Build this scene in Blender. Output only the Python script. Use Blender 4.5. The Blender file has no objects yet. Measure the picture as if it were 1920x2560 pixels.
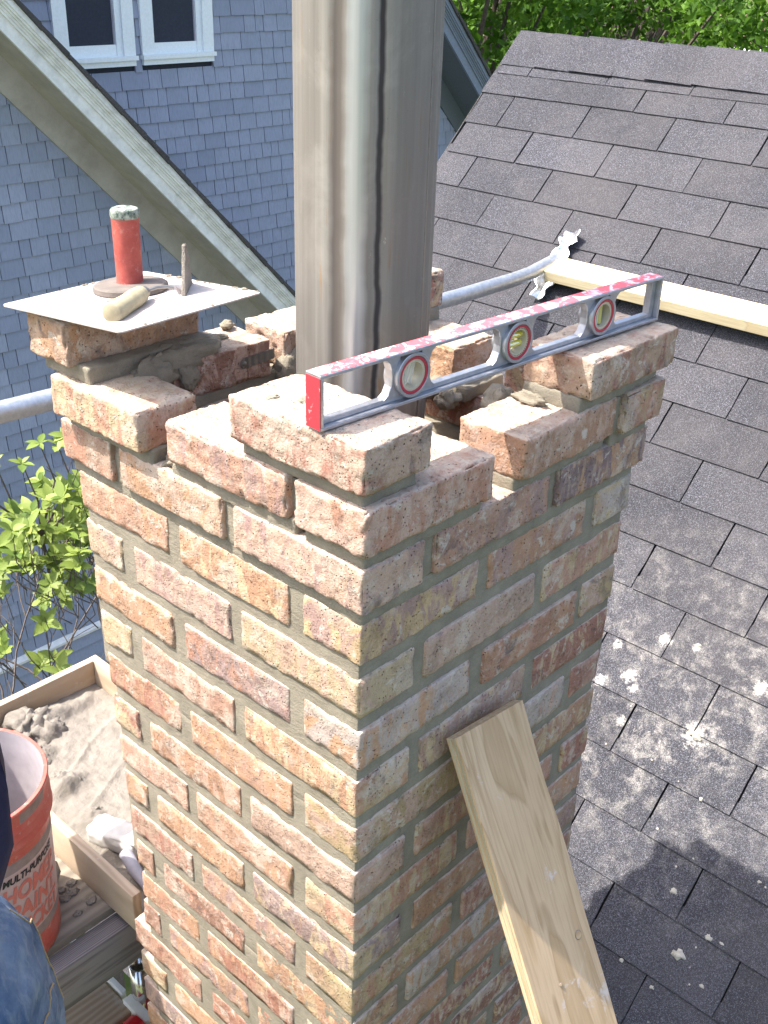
import bpy, math, random
import numpy as np
from mathutils import Vector, Matrix, noise as mnoise

# ------------------------------------------------------------------ basics
U = 0.0254                      # everything is laid out in inches, built in metres
scn = bpy.context.scene
col = scn.collection
random.seed(7)
rng = np.random.default_rng(7)

# ------------------------------------------------------------------ camera
CAM = np.array([-27.837, -26.281, 19.169])
YAW, PITCH, ROLL = math.radians(42.129), math.radians(27.769), math.radians(-1.795)
fw = np.array([math.cos(PITCH)*math.cos(YAW), math.cos(PITCH)*math.sin(YAW), -math.sin(PITCH)])
r0 = np.cross(fw, [0, 0, 1.0]); r0 /= np.linalg.norm(r0); d0 = np.cross(fw, r0)
rt = math.cos(ROLL)*r0 + math.sin(ROLL)*d0
dn = -math.sin(ROLL)*r0 + math.cos(ROLL)*d0
cam_data = bpy.data.cameras.new('camera')
cam = bpy.data.objects.new('camera', cam_data); col.objects.link(cam)
m = Matrix(((rt[0], -dn[0], -fw[0], CAM[0]*U), (rt[1], -dn[1], -fw[1], CAM[1]*U), (rt[2], -dn[2], -fw[2], CAM[2]*U), (0, 0, 0, 1)))
cam.matrix_world = m
cam_data.sensor_fit = 'HORIZONTAL'; cam_data.sensor_width = 36.0
cam_data.lens = 2686.6/1920*36.0
cam_data.clip_start = 0.02; cam_data.clip_end = 2000
scn.camera = cam

# ------------------------------------------------------------------ light
SUN_TRAVEL = Vector((0.42, -0.44, -1.0)).normalized()
to_sun = -SUN_TRAVEL
SUN_STRENGTH = 3.3
SKY_STRENGTH = 0.15
EXPOSURE = 1.72
world = bpy.data.worlds.new('World'); scn.world = world; world.use_nodes = True
wn = world.node_tree.nodes; wl = world.node_tree.links
bg = wn['Background']; sky = wn.new('ShaderNodeTexSky'); sky.sky_type = 'NISHITA'; sky.sun_disc = False
sky.sun_elevation = math.asin(to_sun.z); sky.sun_rotation = math.atan2(to_sun.x, to_sun.y)
sky.dust_density = 4.0; sky.air_density = 1.0
wl.new(sky.outputs[0], bg.inputs[0]); bg.inputs[1].default_value = SKY_STRENGTH
sd = bpy.data.lights.new('sun', 'SUN'); sd.energy = SUN_STRENGTH; sd.angle = math.radians(0.53); sd.color = (1.0, 0.95, 0.87)
so = bpy.data.objects.new('sun', sd); col.objects.link(so)
so.rotation_euler = SUN_TRAVEL.to_track_quat('-Z', 'Y').to_euler()
scn.view_settings.view_transform = 'Standard'; scn.view_settings.look = 'None'
scn.view_settings.gamma = 1.0; scn.view_settings.use_curve_mapping = False
scn.view_settings.exposure = EXPOSURE

# ------------------------------------------------------------------ material helper
class NT:
    def __init__(s, name, rough=0.8, metal=0.0, spec=0.3):
        s.m = bpy.data.materials.new(name); s.m.use_nodes = True
        s.t = s.m.node_tree; s.b = s.t.nodes['Principled BSDF']
        s.b.inputs['Roughness'].default_value = rough; s.b.inputs['Metallic'].default_value = metal
        s.b.inputs['Specular IOR Level'].default_value = spec
    def n(s, typ, ins=None, **kw):
        nd = s.t.nodes.new('ShaderNode'+typ)
        for k, v in kw.items(): setattr(nd, k, v)
        for k, v in (ins or {}).items(): s.set(nd.inputs[k], v)
        return nd
    def set(s, sock, v):
        if isinstance(v, bpy.types.NodeSocket): s.t.links.new(v, sock)
        elif isinstance(v, tuple) and len(v) == 3 and sock.type == 'RGBA': sock.default_value = (*v, 1)
        else: sock.default_value = v
    def coord(s, kind='Object'): return s.n('TexCoord').outputs[kind]
    def pos(s): return s.n('NewGeometry').outputs['Position']
    def mapping(s, v, scale=(1, 1, 1), loc=(0, 0, 0), rot=(0, 0, 0)):
        return s.n('Mapping', {'Vector': v, 'Scale': scale, 'Location': loc, 'Rotation': rot}).outputs[0]
    def noise(s, v, scale, detail=4, rough=0.55, dist=0.0):
        return s.n('TexNoise', {'Vector': v, 'Scale': scale, 'Detail': detail, 'Roughness': rough, 'Distortion': dist}).outputs[0]
    def vor(s, v, scale, out='Distance', **kw):
        return s.n('TexVoronoi', {'Vector': v, 'Scale': scale}, **kw).outputs[out]
    def ramp(s, f, stops, interp='LINEAR'):
        r = s.n('ValToRGB', {'Fac': f}); r.color_ramp.interpolation = interp
        e = r.color_ramp.elements
        while len(e) < len(stops): e.new(0.5)
        for el, (p, c) in zip(e, stops):
            el.position = p; el.color = (*c, 1) if isinstance(c, tuple) else (c, c, c, 1)
        return r.outputs[0]
    def math(s, op, a, b=0.0, clamp=False):
        nd = s.n('Math', operation=op, use_clamp=clamp); s.set(nd.inputs[0], a); s.set(nd.inputs[1], b); return nd.outputs[0]
    def mix(s, f, a, b, mode='MIX'):
        nd = s.n('Mix', data_type='RGBA', blend_type=mode)
        s.set(nd.inputs[0], f); s.set(nd.inputs[6], a); s.set(nd.inputs[7], b); return nd.outputs[2]
    def base(s, c): s.set(s.b.inputs['Base Color'], c); return s
    def rough(s, v): s.set(s.b.inputs['Roughness'], v); return s
    def bump(s, h, strength=0.5, dist=0.002, prev=None):
        nd = s.n('Bump', {'Height': h, 'Strength': strength, 'Distance': dist})
        if prev is not None: s.set(nd.inputs['Normal'], prev)
        s.set(s.b.inputs['Normal'], nd.outputs[0]); return nd.outputs[0]
    def rand(s): return s.n('ObjectInfo').outputs['Random']
    def jitter(s, v, k=20.0):
        oi = s.n('ObjectInfo')
        mul = s.n('VectorMath', operation='SCALE'); cx = s.n('CombineXYZ', {'X': oi.outputs['Random'], 'Y': s.math('FRACT', s.math('MULTIPLY', oi.outputs['Random'], 37.7)), 'Z': s.math('FRACT', s.math('MULTIPLY', oi.outputs['Random'], 91.3))})
        s.set(mul.inputs[0], cx.outputs[0]); mul.inputs['Scale'].default_value = k
        ad = s.n('VectorMath', operation='ADD'); s.set(ad.inputs[0], v); s.set(ad.inputs[1], mul.outputs[0]); return ad.outputs[0]

M = {}
def simple(name, c, rough=0.8, metal=0.0, spec=0.3, var=0.12, scale=60, bump=0.0, bscale=300, bdist=0.001):
    k = NT(name, rough, metal, spec); v = k.jitter(k.coord())
    n1 = k.noise(v, scale, 5)
    dark = tuple(x*(1-var) for x in c); lite = tuple(min(1, x*(1+var)) for x in c)
    k.base(k.ramp(n1, [(0.3, dark), (0.7, lite)]))
    if bump: k.bump(k.noise(v, bscale, 4), bump, bdist)
    M[name] = k.m; return k

# --- brick
k = NT('old_brick', 0.92, spec=0.15)
oc = k.coord(); v = k.jitter(oc)
oi = k.n('ObjectInfo')
r1 = k.math('FRACT', k.math('MULTIPLY', oi.outputs['Random'], 13.7))
alt = k.ramp(r1, [(0.0, (0.64, 0.49, 0.31)), (0.2, (0.52, 0.26, 0.18)), (0.40, (0.62, 0.42, 0.34)), (0.58, (0.40, 0.17, 0.13)), (0.72, (0.42, 0.27, 0.26)), (0.86, (0.56, 0.32, 0.19))], 'CONSTANT')
vs = k.mapping(v, (1.5, 0.5, 0.5))
nA = k.noise(vs, 30, 6, 0.62, 0.8)
c1 = k.mix(k.ramp(nA, [(0.49, 0.0), (0.57, 0.95)]), oi.outputs['Color'], alt)
nB = k.noise(v, 55, 6, 0.65)
nV = k.noise(k.mapping(v, (1.3, 0.25, 0.25), (3, 3, 3)), 60, 4, 0.6, 0.5)
c1 = k.mix(k.ramp(nV, [(0.50, 0.0), (0.64, 0.5)]), c1, k.mix(r1, (0.34, 0.14, 0.11), (0.66, 0.50, 0.38)))
c1 = k.mix(k.ramp(nB, [(0.3, 0.55), (0.5, 0.0)]), c1, k.mix(0.5, c1, (0.24, 0.11, 0.075)))
nC = k.noise(v, 34, 6, 0.7, 0.3)
c1 = k.mix(k.ramp(nC, [(0.54, 0.0), (0.66, 0.6)]), c1, (0.64, 0.50, 0.43))
nW = k.noise(k.mapping(v, loc=(5, 3, 1)), 42, 8, 0.75, 0.5)
c1 = k.mix(k.ramp(nW, [(0.57, 0.0), (0.62, 0.75)]), c1, (0.70, 0.64, 0.58))
nW2 = k.noise(k.mapping(v, loc=(8, 1, 6)), 13, 5, 0.65, 0.4)
c1 = k.mix(k.ramp(nW2, [(0.56, 0.0), (0.63, 0.6)]), c1, (0.68, 0.58, 0.51))
nG = k.noise(k.mapping(v, loc=(1, 9, 4)), 30, 6, 0.7, 0.2)
c1 = k.mix(k.ramp(nG, [(0.62, 0.0), (0.70, 0.6)]), c1, (0.33, 0.29, 0.24))
nS = k.noise(v, 420, 3, 0.6)
c1 = k.mix(k.ramp(nS, [(0.25, 0.4), (0.5, 0.0)]), c1, (0.25, 0.14, 0.10))
nT = k.noise(v, 190, 6, 0.8)
mk1 = k.ramp(k.noise(k.mapping(v, loc=(7, 2, 8)), 24, 4, 0.6), [(0.48, 0.08), (0.64, 1.0)])
mk2 = k.ramp(k.noise(k.mapping(v, loc=(2, 7, 3)), 18, 4, 0.6), [(0.50, 0.05), (0.64, 1.0)])
c1 = k.mix(k.math('MULTIPLY', mk1, k.ramp(nT, [(0.36, 0.85), (0.47, 0.0)])), c1, (0.17, 0.10, 0.07))
c1 = k.mix(k.math('MULTIPLY', mk2, k.ramp(nT, [(0.56, 0.0), (0.64, 0.7)])), c1, (0.74, 0.65, 0.60))
pit = k.vor(v, 210, 'Distance')
pm = k.math('MULTIPLY', k.ramp(pit, [(0.10, 1.0), (0.24, 0.0)]), k.ramp(k.noise(v, 75, 3), [(0.48, 0.0), (0.58, 1.0)]))
c1 = k.mix(k.math('MULTIPLY', pm, 0.8), c1, (0.10, 0.06, 0.04))
soot = k.math('MULTIPLY', k.ramp(k.noise(v, 20, 5, 0.65, 0.8), [(0.58, 0.0), (0.70, 0.8)]), k.ramp(oi.outputs['Random'], [(0.55, 0.0), (0.6, 1.0)]))
c1 = k.mix(soot, c1, (0.11, 0.09, 0.10))
c1 = k.mix(0.12, c1, (0.58, 0.49, 0.42))
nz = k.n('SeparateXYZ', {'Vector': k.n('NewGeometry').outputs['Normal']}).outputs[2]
dust_or_glare = k.math('MULTIPLY', k.ramp(nz, [(0.6, 0.0), (0.85, 0.7)]), k.ramp(k.noise(v, 50, 6, 0.7), [(0.36, 0.2), (0.55, 1.0)]))  # pale dust on upward faces, also painting in their sunlit glare
c1 = k.mix(dust_or_glare, c1, (0.68, 0.60, 0.51))
c1 = k.mix(1.0, c1, (0.765, 0.75, 0.712), 'MULTIPLY')
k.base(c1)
h = k.math('SUBTRACT', k.math('ADD', k.math('MULTIPLY', nB, 0.8), k.math('ADD', k.math('MULTIPLY', nS, 0.35), k.math('MULTIPLY', k.math('MULTIPLY', nT, mk1), 1.1))), k.math('MULTIPLY', pm, 1.6))
k.bump(h, 1.0, 0.0030)
M['brick'] = k.m
# --- mortar
k = NT('fresh_mortar', 0.95, spec=0.12); v = k.coord()
n1 = k.noise(v, 22, 5, 0.6); n2 = k.noise(v, 600, 3, 0.7); n3 = k.noise(k.mapping(v, (1, 1, 3)), 70, 5, 0.6)
c1 = k.ramp(n1, [(0.3, (0.20, 0.175, 0.135)), (0.7, (0.295, 0.262, 0.205))])
c1 = k.mix(k.ramp(n2, [(0.35, 0.35), (0.5, 0.0)]), c1, (0.14, 0.13, 0.10))
c1 = k.mix(k.ramp(k.noise(v, 48, 7, 0.75), [(0.6, 0.0), (0.68, 0.5)]), c1, (0.34, 0.305, 0.25))
k.base(c1); k.bump(k.math('ADD', k.math('MULTIPLY', n3, 0.9), k.math('ADD', k.math('MULTIPLY', n2, 0.6), k.math('MULTIPLY', k.noise(v, 160, 5, 0.7), 0.7))), 0.8, 0.0018)
M['mortar'] = k.m
k = NT('wet_mortar', 0.8, spec=0.25); v = k.coord()
n1 = k.noise(v, 25, 5, 0.6); n2 = k.noise(v, 420, 4, 0.7)
k.base(k.ramp(n1, [(0.3, (0.185, 0.165, 0.14)), (0.7, (0.275, 0.245, 0.21))])); k.bump(k.math('ADD', n1, k.math('ADD', k.math('MULTIPLY', k.noise(v, 110, 6, 0.75), 0.8), k.math('MULTIPLY', n2, 0.35))), 0.9, 0.005)
M['tray_mortar'] = k.m
# --- asphalt shingle
def asphalt(name, lo, hi, dust_or_glare=True):
    k = NT(name, 0.88, spec=0.25); p = k.pos(); oi = k.n('ObjectInfo')
    n1 = k.noise(p, 700, 2, 0.6); n2 = k.noise(p, 240, 4, 0.8); n3 = k.noise(p, 5, 4, 0.6); n4 = k.noise(k.jitter(p, 5), 30, 4)
    g = k.math('ADD', k.math('MULTIPLY', n1, 0.6), k.math('MULTIPLY', n2, 0.4))
    c = k.ramp(g, [(0.36, tuple(x*0.35 for x in lo)), (0.46, lo), (0.54, hi), (0.63, tuple(x*4.5 for x in hi))])
    tone = k.math('ADD', 0.68, k.math('ADD', k.math('MULTIPLY', oi.outputs['Random'], 0.38), k.math('MULTIPLY', n3, 0.45)))
    cc = k.n('CombineXYZ', {'X': tone, 'Y': tone, 'Z': tone}).outputs[0]
    c = k.mix(1.0, c, cc, 'MULTIPLY')
    c = k.mix(k.ramp(n4, [(0.55, 0.0), (0.75, 0.3)]), c, (0.10, 0.092, 0.092))
    c = k.mix(k.ramp(k.noise(p, 2.2, 5, 0.65), [(0.42, 0.0), (0.65, 0.35)]), c, (0.095, 0.088, 0.088))
    if dust_or_glare:
        # dried splashes of mortar washed over the roof beside the chimney
        sx = k.n('SeparateXYZ', {'Vector': p})
        dx = k.math('SUBTRACT', sx.outputs[0], 48.5*U); dy = k.math('SUBTRACT', sx.outputs[1], 7.5*U)
        d = k.math('SQRT', k.math('ADD', k.math('MULTIPLY', dx, dx), k.math('MULTIPLY', k.math('MULTIPLY', dy, dy), 0.5)))
        mask = k.ramp(d, [(0.06, 1.0), (0.40, 0.0)])
        s1 = k.ramp(k.noise(p, 24, 7, 0.75, 0.3), [(0.47, 0.0), (0.72, 0.75)])
        s2 = k.ramp(k.noise(p, 9, 4, 0.6), [(0.34, 0.15), (0.60, 1.0)])
        s3 = k.ramp(g, [(0.42, 0.3), (0.58, 1.0)])
        f = k.math('MULTIPLY', k.math('MULTIPLY', k.math('MULTIPLY', s1, s2), mask), s3)
        c = k.mix(f, c, (0.62, 0.58, 0.52))
        for (hx, hy, hr) in ((53.3, 10.6, .75), (50.0, 12.0, .8), (49.3, 11.0, .55), (48.4, 4.0, 1.25), (48.8, 14.2, .7), (53.0, 0.7, .8), (53.7, 7.6, .45), (47.0, 10.5, .5), (51.6, 14.6, .5)):
            vd = k.n('VectorMath', operation='DISTANCE'); k.set(vd.inputs[0], p); vd.inputs[1].default_value = (hx*U, hy*U, (8.781-(102.748-hx)*0.9529)*U)
            dd_ = k.math('ADD', k.math('DIVIDE', vd.outputs['Value'], hr*U), k.math('MULTIPLY', k.math('SUBTRACT', k.noise(p, 90, 7, 0.8), 0.5), 4.2))
            c = k.mix(k.math('MULTIPLY', k.ramp(dd_, [(0.2, 0.85), (1.0, 0.0)]), k.ramp(g, [(0.38, 0.45), (0.52, 1.0)])), c, (0.62, 0.59, 0.54))
        dots = k.ramp(k.vor(p, 22), [(0.035, 1.0), (0.06, 0.0)])
        m2 = k.ramp(d, [(0.3, 1.0), (0.8, 0.0)])
        c = k.mix(k.math('MULTIPLY', k.math('MULTIPLY', dots, m2), k.ramp(k.noise(p, 12, 2), [(0.5, 0.0), (0.55, 0.8)])), c, (0.6, 0.55, 0.46))
    k.base(c); k.bump(g, 1.0, 0.0018)
    M[name] = k.m
asphalt('roof_shingle', (0.0225, 0.0225, 0.0265), (0.042, 0.042, 0.0495))
asphalt('roof_edge', (0.030, 0.028, 0.026), (0.06, 0.055, 0.052), False)
simple('roof_deck', (0.02, 0.019, 0.018), 0.95)
# --- painted cedar
k = NT('blue_cedar', 0.75, spec=0.2); p = k.pos(); oi = k.n('ObjectInfo')
g1 = k.noise(k.mapping(p, (1, 1, 0.12)), 110, 4, 0.6); g2 = k.noise(p, 5, 6, 0.7)
r = oi.outputs['Random']
c = k.mix(r, (0.262, 0.288, 0.37), (0.345, 0.37, 0.455))
c = k.mix(k.ramp(g2, [(0.4, 0.0), (0.7, 0.35)]), c, (0.225, 0.26, 0.29))
c = k.mix(k.ramp(g1, [(0.3, 0.3), (0.55, 0.0)]), c, (0.15, 0.17, 0.23))
k.base(c); k.bump(g1, 0.5, 0.0012); M['cedar'] = k.m
simple('cedar_gap', (0.035, 0.04, 0.055), 0.9)
# --- painted trim
k = NT('white_trim', 0.55, spec=0.35); p = k.pos()
g1 = k.noise(p, 9, 5, 0.7); g2 = k.noise(p, 60, 5, 0.75)
c = k.ramp(g1, [(0.3, (0.58, 0.57, 0.53)), (0.6, (0.80, 0.79, 0.75))])
c = k.mix(k.ramp(g2, [(0.66, 0.0), (0.70, 0.8)]), c, (0.20, 0.21, 0.15))
k.base(c); M['trim'] = k.m
k = NT('soffit_paint', 0.6, spec=0.3); p = k.pos()
c = k.ramp(k.noise(p, 6, 5, 0.7), [(0.3, (0.35, 0.315, 0.265)), (0.65, (0.47, 0.43, 0.375))])
c = k.mix(k.ramp(k.noise(p, 45, 5, 0.8), [(0.66, 0.0), (0.72, 0.7)]), c, (0.17, 0.17, 0.12))
k.base(c); M['soffit'] = k.m
simple('window_white', (0.80, 0.84, 0.83), 0.4, spec=0.4, var=0.05)
k = NT('window_glass', 0.06, spec=0.15); k.base((0.006, 0.010, 0.007)); M['glass'] = k.m
# --- metals
k = NT('stainless_flue', 0.55, 0.5, 0.35); p = k.coord()
st = k.noise(k.mapping(p, (1, 1, 0.03)), 55, 5, 0.6); st2 = k.noise(k.mapping(p, (1, 1, 0.02)), 160, 3, 0.6)
c = k.ramp(st, [(0.3, (0.18, 0.165, 0.145)), (0.7, (0.29, 0.272, 0.245))])
ru = k.math('MULTIPLY', k.ramp(k.noise(k.mapping(p, (1, 1, 0.04)), 75, 5, 0.7), [(0.58, 0.0), (0.66, 0.8)]), k.ramp(k.noise(p, 12, 4), [(0.42, 0.0), (0.6, 1.0)]))
c = k.mix(ru, c, (0.30, 0.18, 0.07))
dk = k.ramp(k.noise(p, 260, 4, 0.7), [(0.66, 0.0), (0.74, 0.7)])
c = k.mix(dk, c, (0.10, 0.08, 0.06))
c = k.mix(k.ramp(k.noise(p, 9, 6, 0.7, 0.4), [(0.5, 0.0), (0.7, 0.35)]), c, (0.46, 0.44, 0.40))
c = k.mix(k.ramp(k.noise(k.mapping(p, (1, 1, 0.3), (4, 4, 4)), 130, 5, 0.8), [(0.66, 0.0), (0.70, 0.5)]), c, (0.62, 0.58, 0.5))
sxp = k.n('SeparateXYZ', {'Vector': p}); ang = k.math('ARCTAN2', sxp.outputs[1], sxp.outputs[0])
# two darker bands follow the rolled creases down the pipe
wob = k.math('MULTIPLY', k.math('SUBTRACT', k.noise(k.mapping(p, (0.2, 0.2, 1)), 14, 3), 0.5), 0.14)
def band(a0, w, s):
    dd = k.math('ABSOLUTE', k.math('SUBTRACT', k.math('ADD', ang, wob), a0))
    return k.math('MULTIPLY', k.ramp(k.math('DIVIDE', dd, w), [(0.35, 1.0), (1.0, 0.0)]), s)
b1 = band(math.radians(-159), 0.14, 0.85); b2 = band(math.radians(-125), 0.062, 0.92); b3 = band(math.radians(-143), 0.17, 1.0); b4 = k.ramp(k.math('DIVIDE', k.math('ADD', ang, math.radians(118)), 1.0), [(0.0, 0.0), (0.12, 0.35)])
c = k.mix(b3, c, k.mix(st, (0.36, 0.36, 0.355), (0.62, 0.63, 0.63))); c = k.mix(b4, c, (0.165, 0.148, 0.132))  # paler strip paints a sky reflection highlight into the metal colour
c = k.mix(b1, c, (0.13, 0.11, 0.095)); c = k.mix(b2, c, (0.05, 0.045, 0.045))
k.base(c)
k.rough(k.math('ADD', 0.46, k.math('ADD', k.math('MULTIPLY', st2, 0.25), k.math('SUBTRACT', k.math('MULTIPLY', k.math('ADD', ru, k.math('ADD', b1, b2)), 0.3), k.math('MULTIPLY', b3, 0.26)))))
k.bump(k.math('ADD', st, st2), 0.15, 0.001)
M['flue'] = k.m
def metal(name, c, rough, scr=80):
    k = NT(name, rough, 0.9, 0.5); v = k.coord()
    n1 = k.noise(v, scr, 5, 0.7)
    k.base(k.ramp(n1, [(0.3, tuple(x*0.7 for x in c)), (0.7, c)])); k.rough(k.math('ADD', rough-0.1, k.math('MULTIPLY', n1, 0.25))); k.bump(n1, 0.15, 0.0006)
    M[name] = k.m; return k
simple('shaded_trim', (0.20, 0.235, 0.29), 0.6, var=0.1)  # trim colour darkened to paint in the shade on the far rake
simple('shaded_soffit', (0.13, 0.15, 0.165), 0.7, var=0.1)  # soffit of the far rake, its shade put into the colour
metal('galvanized', (0.62, 0.64, 0.66), 0.42)
metal('bright_sheet', (0.85, 0.86, 0.88), 0.25)
metal('cast_alloy', (0.50, 0.51, 0.55), 0.45)
metal('chrome', (0.8, 0.8, 0.8), 0.12)
metal('dull_steel', (0.30, 0.29, 0.28), 0.4)
k = NT('worn_red_paint', 0.5, spec=0.35); v = k.coord()
n1 = k.noise(k.mapping(v, (1, 1, 1)), 60, 6, 0.7, 0.8)
f = k.ramp(n1, [(0.44, 0.0), (0.49, 1.0)])
c = k.mix(f, (0.60, 0.58, 0.60), (0.66, 0.10, 0.12))
c = k.mix(k.ramp(k.noise(v, 22, 3), [(0.56, 0.0), (0.66, 0.7)]), c, (0.62, 0.60, 0.62))
k.base(c); M['level_top'] = k.m
k = NT('red_end_paint', 0.45, spec=0.35); v = k.coord()
k.base(k.mix(k.ramp(k.noise(v, 120, 6, 0.75), [(0.60, 0.0), (0.66, 0.7)]), (0.62, 0.035, 0.05), (0.62, 0.45, 0.45))); M['red_end'] = k.m
simple('ring_red', (0.36, 0.03, 0.05), 0.25, spec=0.5, var=0.05)
simple('ring_cream', (0.46, 0.42, 0.32), 0.3, spec=0.5, var=0.08)
k = NT('vial_yellow', 0.06, spec=0.6); k.base((0.75, 0.62, 0.02)); k.b.inputs['Transmission Weight'].default_value = 0.35; M['vial'] = k.m
k = NT('vial_clear', 0.05, spec=0.6); k.base((0.8, 0.8, 0.76)); k.b.inputs['Transmission Weight'].default_value = 0.7; M['lens'] = k.m
simple('vial_pale', (0.50, 0.46, 0.16), 0.15, spec=0.5, var=0.05)
simple('black_print', (0.02, 0.02, 0.022), 0.5, var=0.0)
# --- wood
def plywood(name, lo, hi, stain):
    k = NT(name, 0.7, spec=0.25); v = k.jitter(k.coord()); mp = k.mapping(v, (0.16, 1, 1))
    n0 = k.noise(mp, 11, 3, 0.45, 0.6); rings = k.math('FRACT', k.math('MULTIPLY', n0, 8.0)); fine = k.noise(k.mapping(v, (0.05, 1, 1)), 260, 4, 0.6)
    c = k.ramp(rings, [(0.0, tuple(x*.86 for x in lo)), (0.10, hi), (0.6, hi), (1.0, lo)])
    c = k.mix(k.ramp(k.noise(v, 5, 4), [(0.35, 0.5), (0.65, 0.0)]), c, lo)
    c = k.mix(k.ramp(fine, [(0.35, 0.3), (0.55, 0.0)]), c, tuple(x*.7 for x in lo))
    c = k.mix(k.ramp(k.noise(v, 15, 6, 0.75, 0.5), [(0.60, 0.0), (0.68, 0.7)]), c, stain)
    k.base(c); k.bump(fine, 0.2, 0.0005); M[name] = k.m
plywood('plywood_face', (0.42, 0.285, 0.155), (0.56, 0.405, 0.25), (0.60, 0.55, 0.52))
plywood('new_pine', (0.66, 0.52, 0.31), (0.76, 0.64, 0.42), (0.74, 0.62, 0.42))
def wood(name, lo, hi, ax=(1, 1, 1), sc=30, rough=0.7, stain=None):
    k = NT(name, rough, spec=0.25); v = k.jitter(k.coord())
    mp = k.mapping(v, ax)
    w = k.n('TexWave', {'Vector': mp, 'Scale': sc, 'Distortion': 7.0, 'Detail': 3.0, 'Detail Scale': 0.6}, wave_type='BANDS', bands_direction='Y').outputs['Fac']
    n1 = k.noise(mp, sc*3, 5, 0.6)
    c = k.ramp(k.math('ADD', k.math('MULTIPLY', w, 0.55), k.math('MULTIPLY', n1, 0.45)), [(0.25, lo), (0.75, hi)])
    if stain: c = k.mix(k.ramp(k.noise(v, 14, 6, 0.75, 0.5), [(0.56, 0.0), (0.66, 0.7)]), c, stain)
    k.base(c); k.bump(n1, 0.3, 0.0008); M[name] = k.m; return k
wood('tray_wood', (0.38, 0.28, 0.19), (0.50, 0.39, 0.28), (0.2, 1, 1), 20, stain=(0.50, 0.46, 0.38))
wood('weathered_timber', (0.13, 0.115, 0.115), (0.24, 0.22, 0.215), (0.08, 1.4, 1.4), 60, rough=0.85)
wood('pale_plank', (0.34, 0.29, 0.23), (0.46, 0.41, 0.33), (0.2, 1, 1), 16, stain=(0.38, 0.30, 0.22))
wood('dusty_deck', (0.17, 0.145, 0.115), (0.26, 0.225, 0.18), (0.2, 1, 1), 12, stain=(0.32, 0.28, 0.22))
simple('trowel_grip', (0.36, 0.315, 0.205), 0.7, var=0.22, scale=45, bump=0.2)
wood('handle_wood', (0.34, 0.29, 0.19), (0.42, 0.37, 0.25), (0.2, 1, 1), 25, stain=(0.30, 0.28, 0.24))
simple('white_edge', (0.78, 0.80, 0.76), 0.5, var=0.05)
# --- hawk
k = NT('hawk_plate', 0.5, 0.15, 0.4); v = k.coord()
k.base(k.mix(k.ramp(k.noise(v, 14, 7, 0.75, 0.5), [(0.5, 0.0), (0.66, 0.5)]), k.ramp(k.noise(v, 35, 6, 0.7), [(0.3, (0.44, 0.38, 0.35)), (0.7, (0.60, 0.54, 0.50))]), (0.34, 0.29, 0.25))); k.bump(k.noise(v, 200, 4), 0.2, 0.0008); M['hawk'] = k.m
simple('hawk_pad', (0.15, 0.13, 0.115), 0.95, var=0.15, bump=0.5)
k = NT('rubber_red', 0.6, spec=0.3); v = k.coord()
c = k.ramp(k.noise(v, 45, 6, 0.7), [(0.35, (0.30, 0.055, 0.045)), (0.62, (0.40, 0.09, 0.07))])
c = k.mix(k.ramp(k.noise(k.mapping(v, loc=(4, 4, 4)), 60, 7, 0.8), [(0.55, 0.0), (0.68, 0.55)]), c, (0.46, 0.30, 0.26))
sz = k.n('SeparateXYZ', {'Vector': v}).outputs[2]
c = k.mix(k.ramp(k.math('ADD', k.math('MULTIPLY', sz, 11.0), k.math('MULTIPLY', k.noise(v, 60, 4), 0.4)), [(0.80, 0.0), (1.3, 0.4)]), c, (0.42, 0.28, 0.24))
k.base(c); M['rubber'] = k.m
k = NT('handle_cap', 0.7, spec=0.25); v = k.coord()
k.base(k.ramp(k.noise(v, 140, 6, 0.7), [(0.4, (0.045, 0.07, 0.055)), (0.6, (0.33, 0.36, 0.31))])); M['cap'] = k.m
# --- bucket
k = NT('bucket_orange', 0.5, spec=0.35); v = k.coord()
c = k.mix(k.ramp(k.noise(v, 14, 6, 0.7), [(0.4, 0.0), (0.65, 0.5)]), (0.46, 0.085, 0.065), (0.50, 0.20, 0.16))
c = k.mix(k.ramp(k.noise(v, 60, 7, 0.8), [(0.58, 0.0), (0.66, 0.6)]), c, (0.50, 0.42, 0.36)); k.base(c); M['bucket_orange'] = k.m
simple('bucket_grime', (0.26, 0.20, 0.19), 0.8, var=0.15)
simple('bucket_label', (0.46, 0.33, 0.32), 0.5, var=0.06)
simple('bucket_inside', (0.36, 0.32, 0.33), 0.55, var=0.12, scale=30)
simple('print_red', (0.52, 0.16, 0.13), 0.5, var=0.1)
simple('foam_white', (0.52, 0.50, 0.47), 0.8, var=0.1, scale=40, bump=0.4)
simple('grey_plastic', (0.30, 0.29, 0.33), 0.5, var=0.08)
simple('bracket_red', (0.45, 0.015, 0.02), 0.18, spec=0.6, var=0.1)
# --- cloth
k = NT('denim', 0.9, spec=0.1); v = k.coord()
wv = k.n('TexWave', {'Vector': v, 'Scale': 330.0, 'Distortion': 0.6, 'Detail': 1.0}, wave_type='BANDS', bands_direction='DIAGONAL').outputs['Fac']
n1 = k.noise(v, 12, 5, 0.65); n2 = k.noise(k.mapping(v, (1, 1, 0.3)), 60, 5, 0.7)
c = k.ramp(n1, [(0.35, (0.06, 0.11, 0.21)), (0.7, (0.22, 0.31, 0.43))])
c = k.mix(k.ramp(n2, [(0.5, 0.0), (0.7, 0.4)]), c, (0.36, 0.44, 0.50))
c = k.mix(k.math('MULTIPLY', wv, 0.25), c, (0.05, 0.08, 0.14))
k.base(c); k.bump(k.math('ADD', n2, k.math('MULTIPLY', wv, 0.2)), 0.6, 0.002); M['denim'] = k.m
simple('navy_cloth', (0.018, 0.016, 0.045), 0.9, var=0.3, scale=40, bump=0.3)
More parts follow.
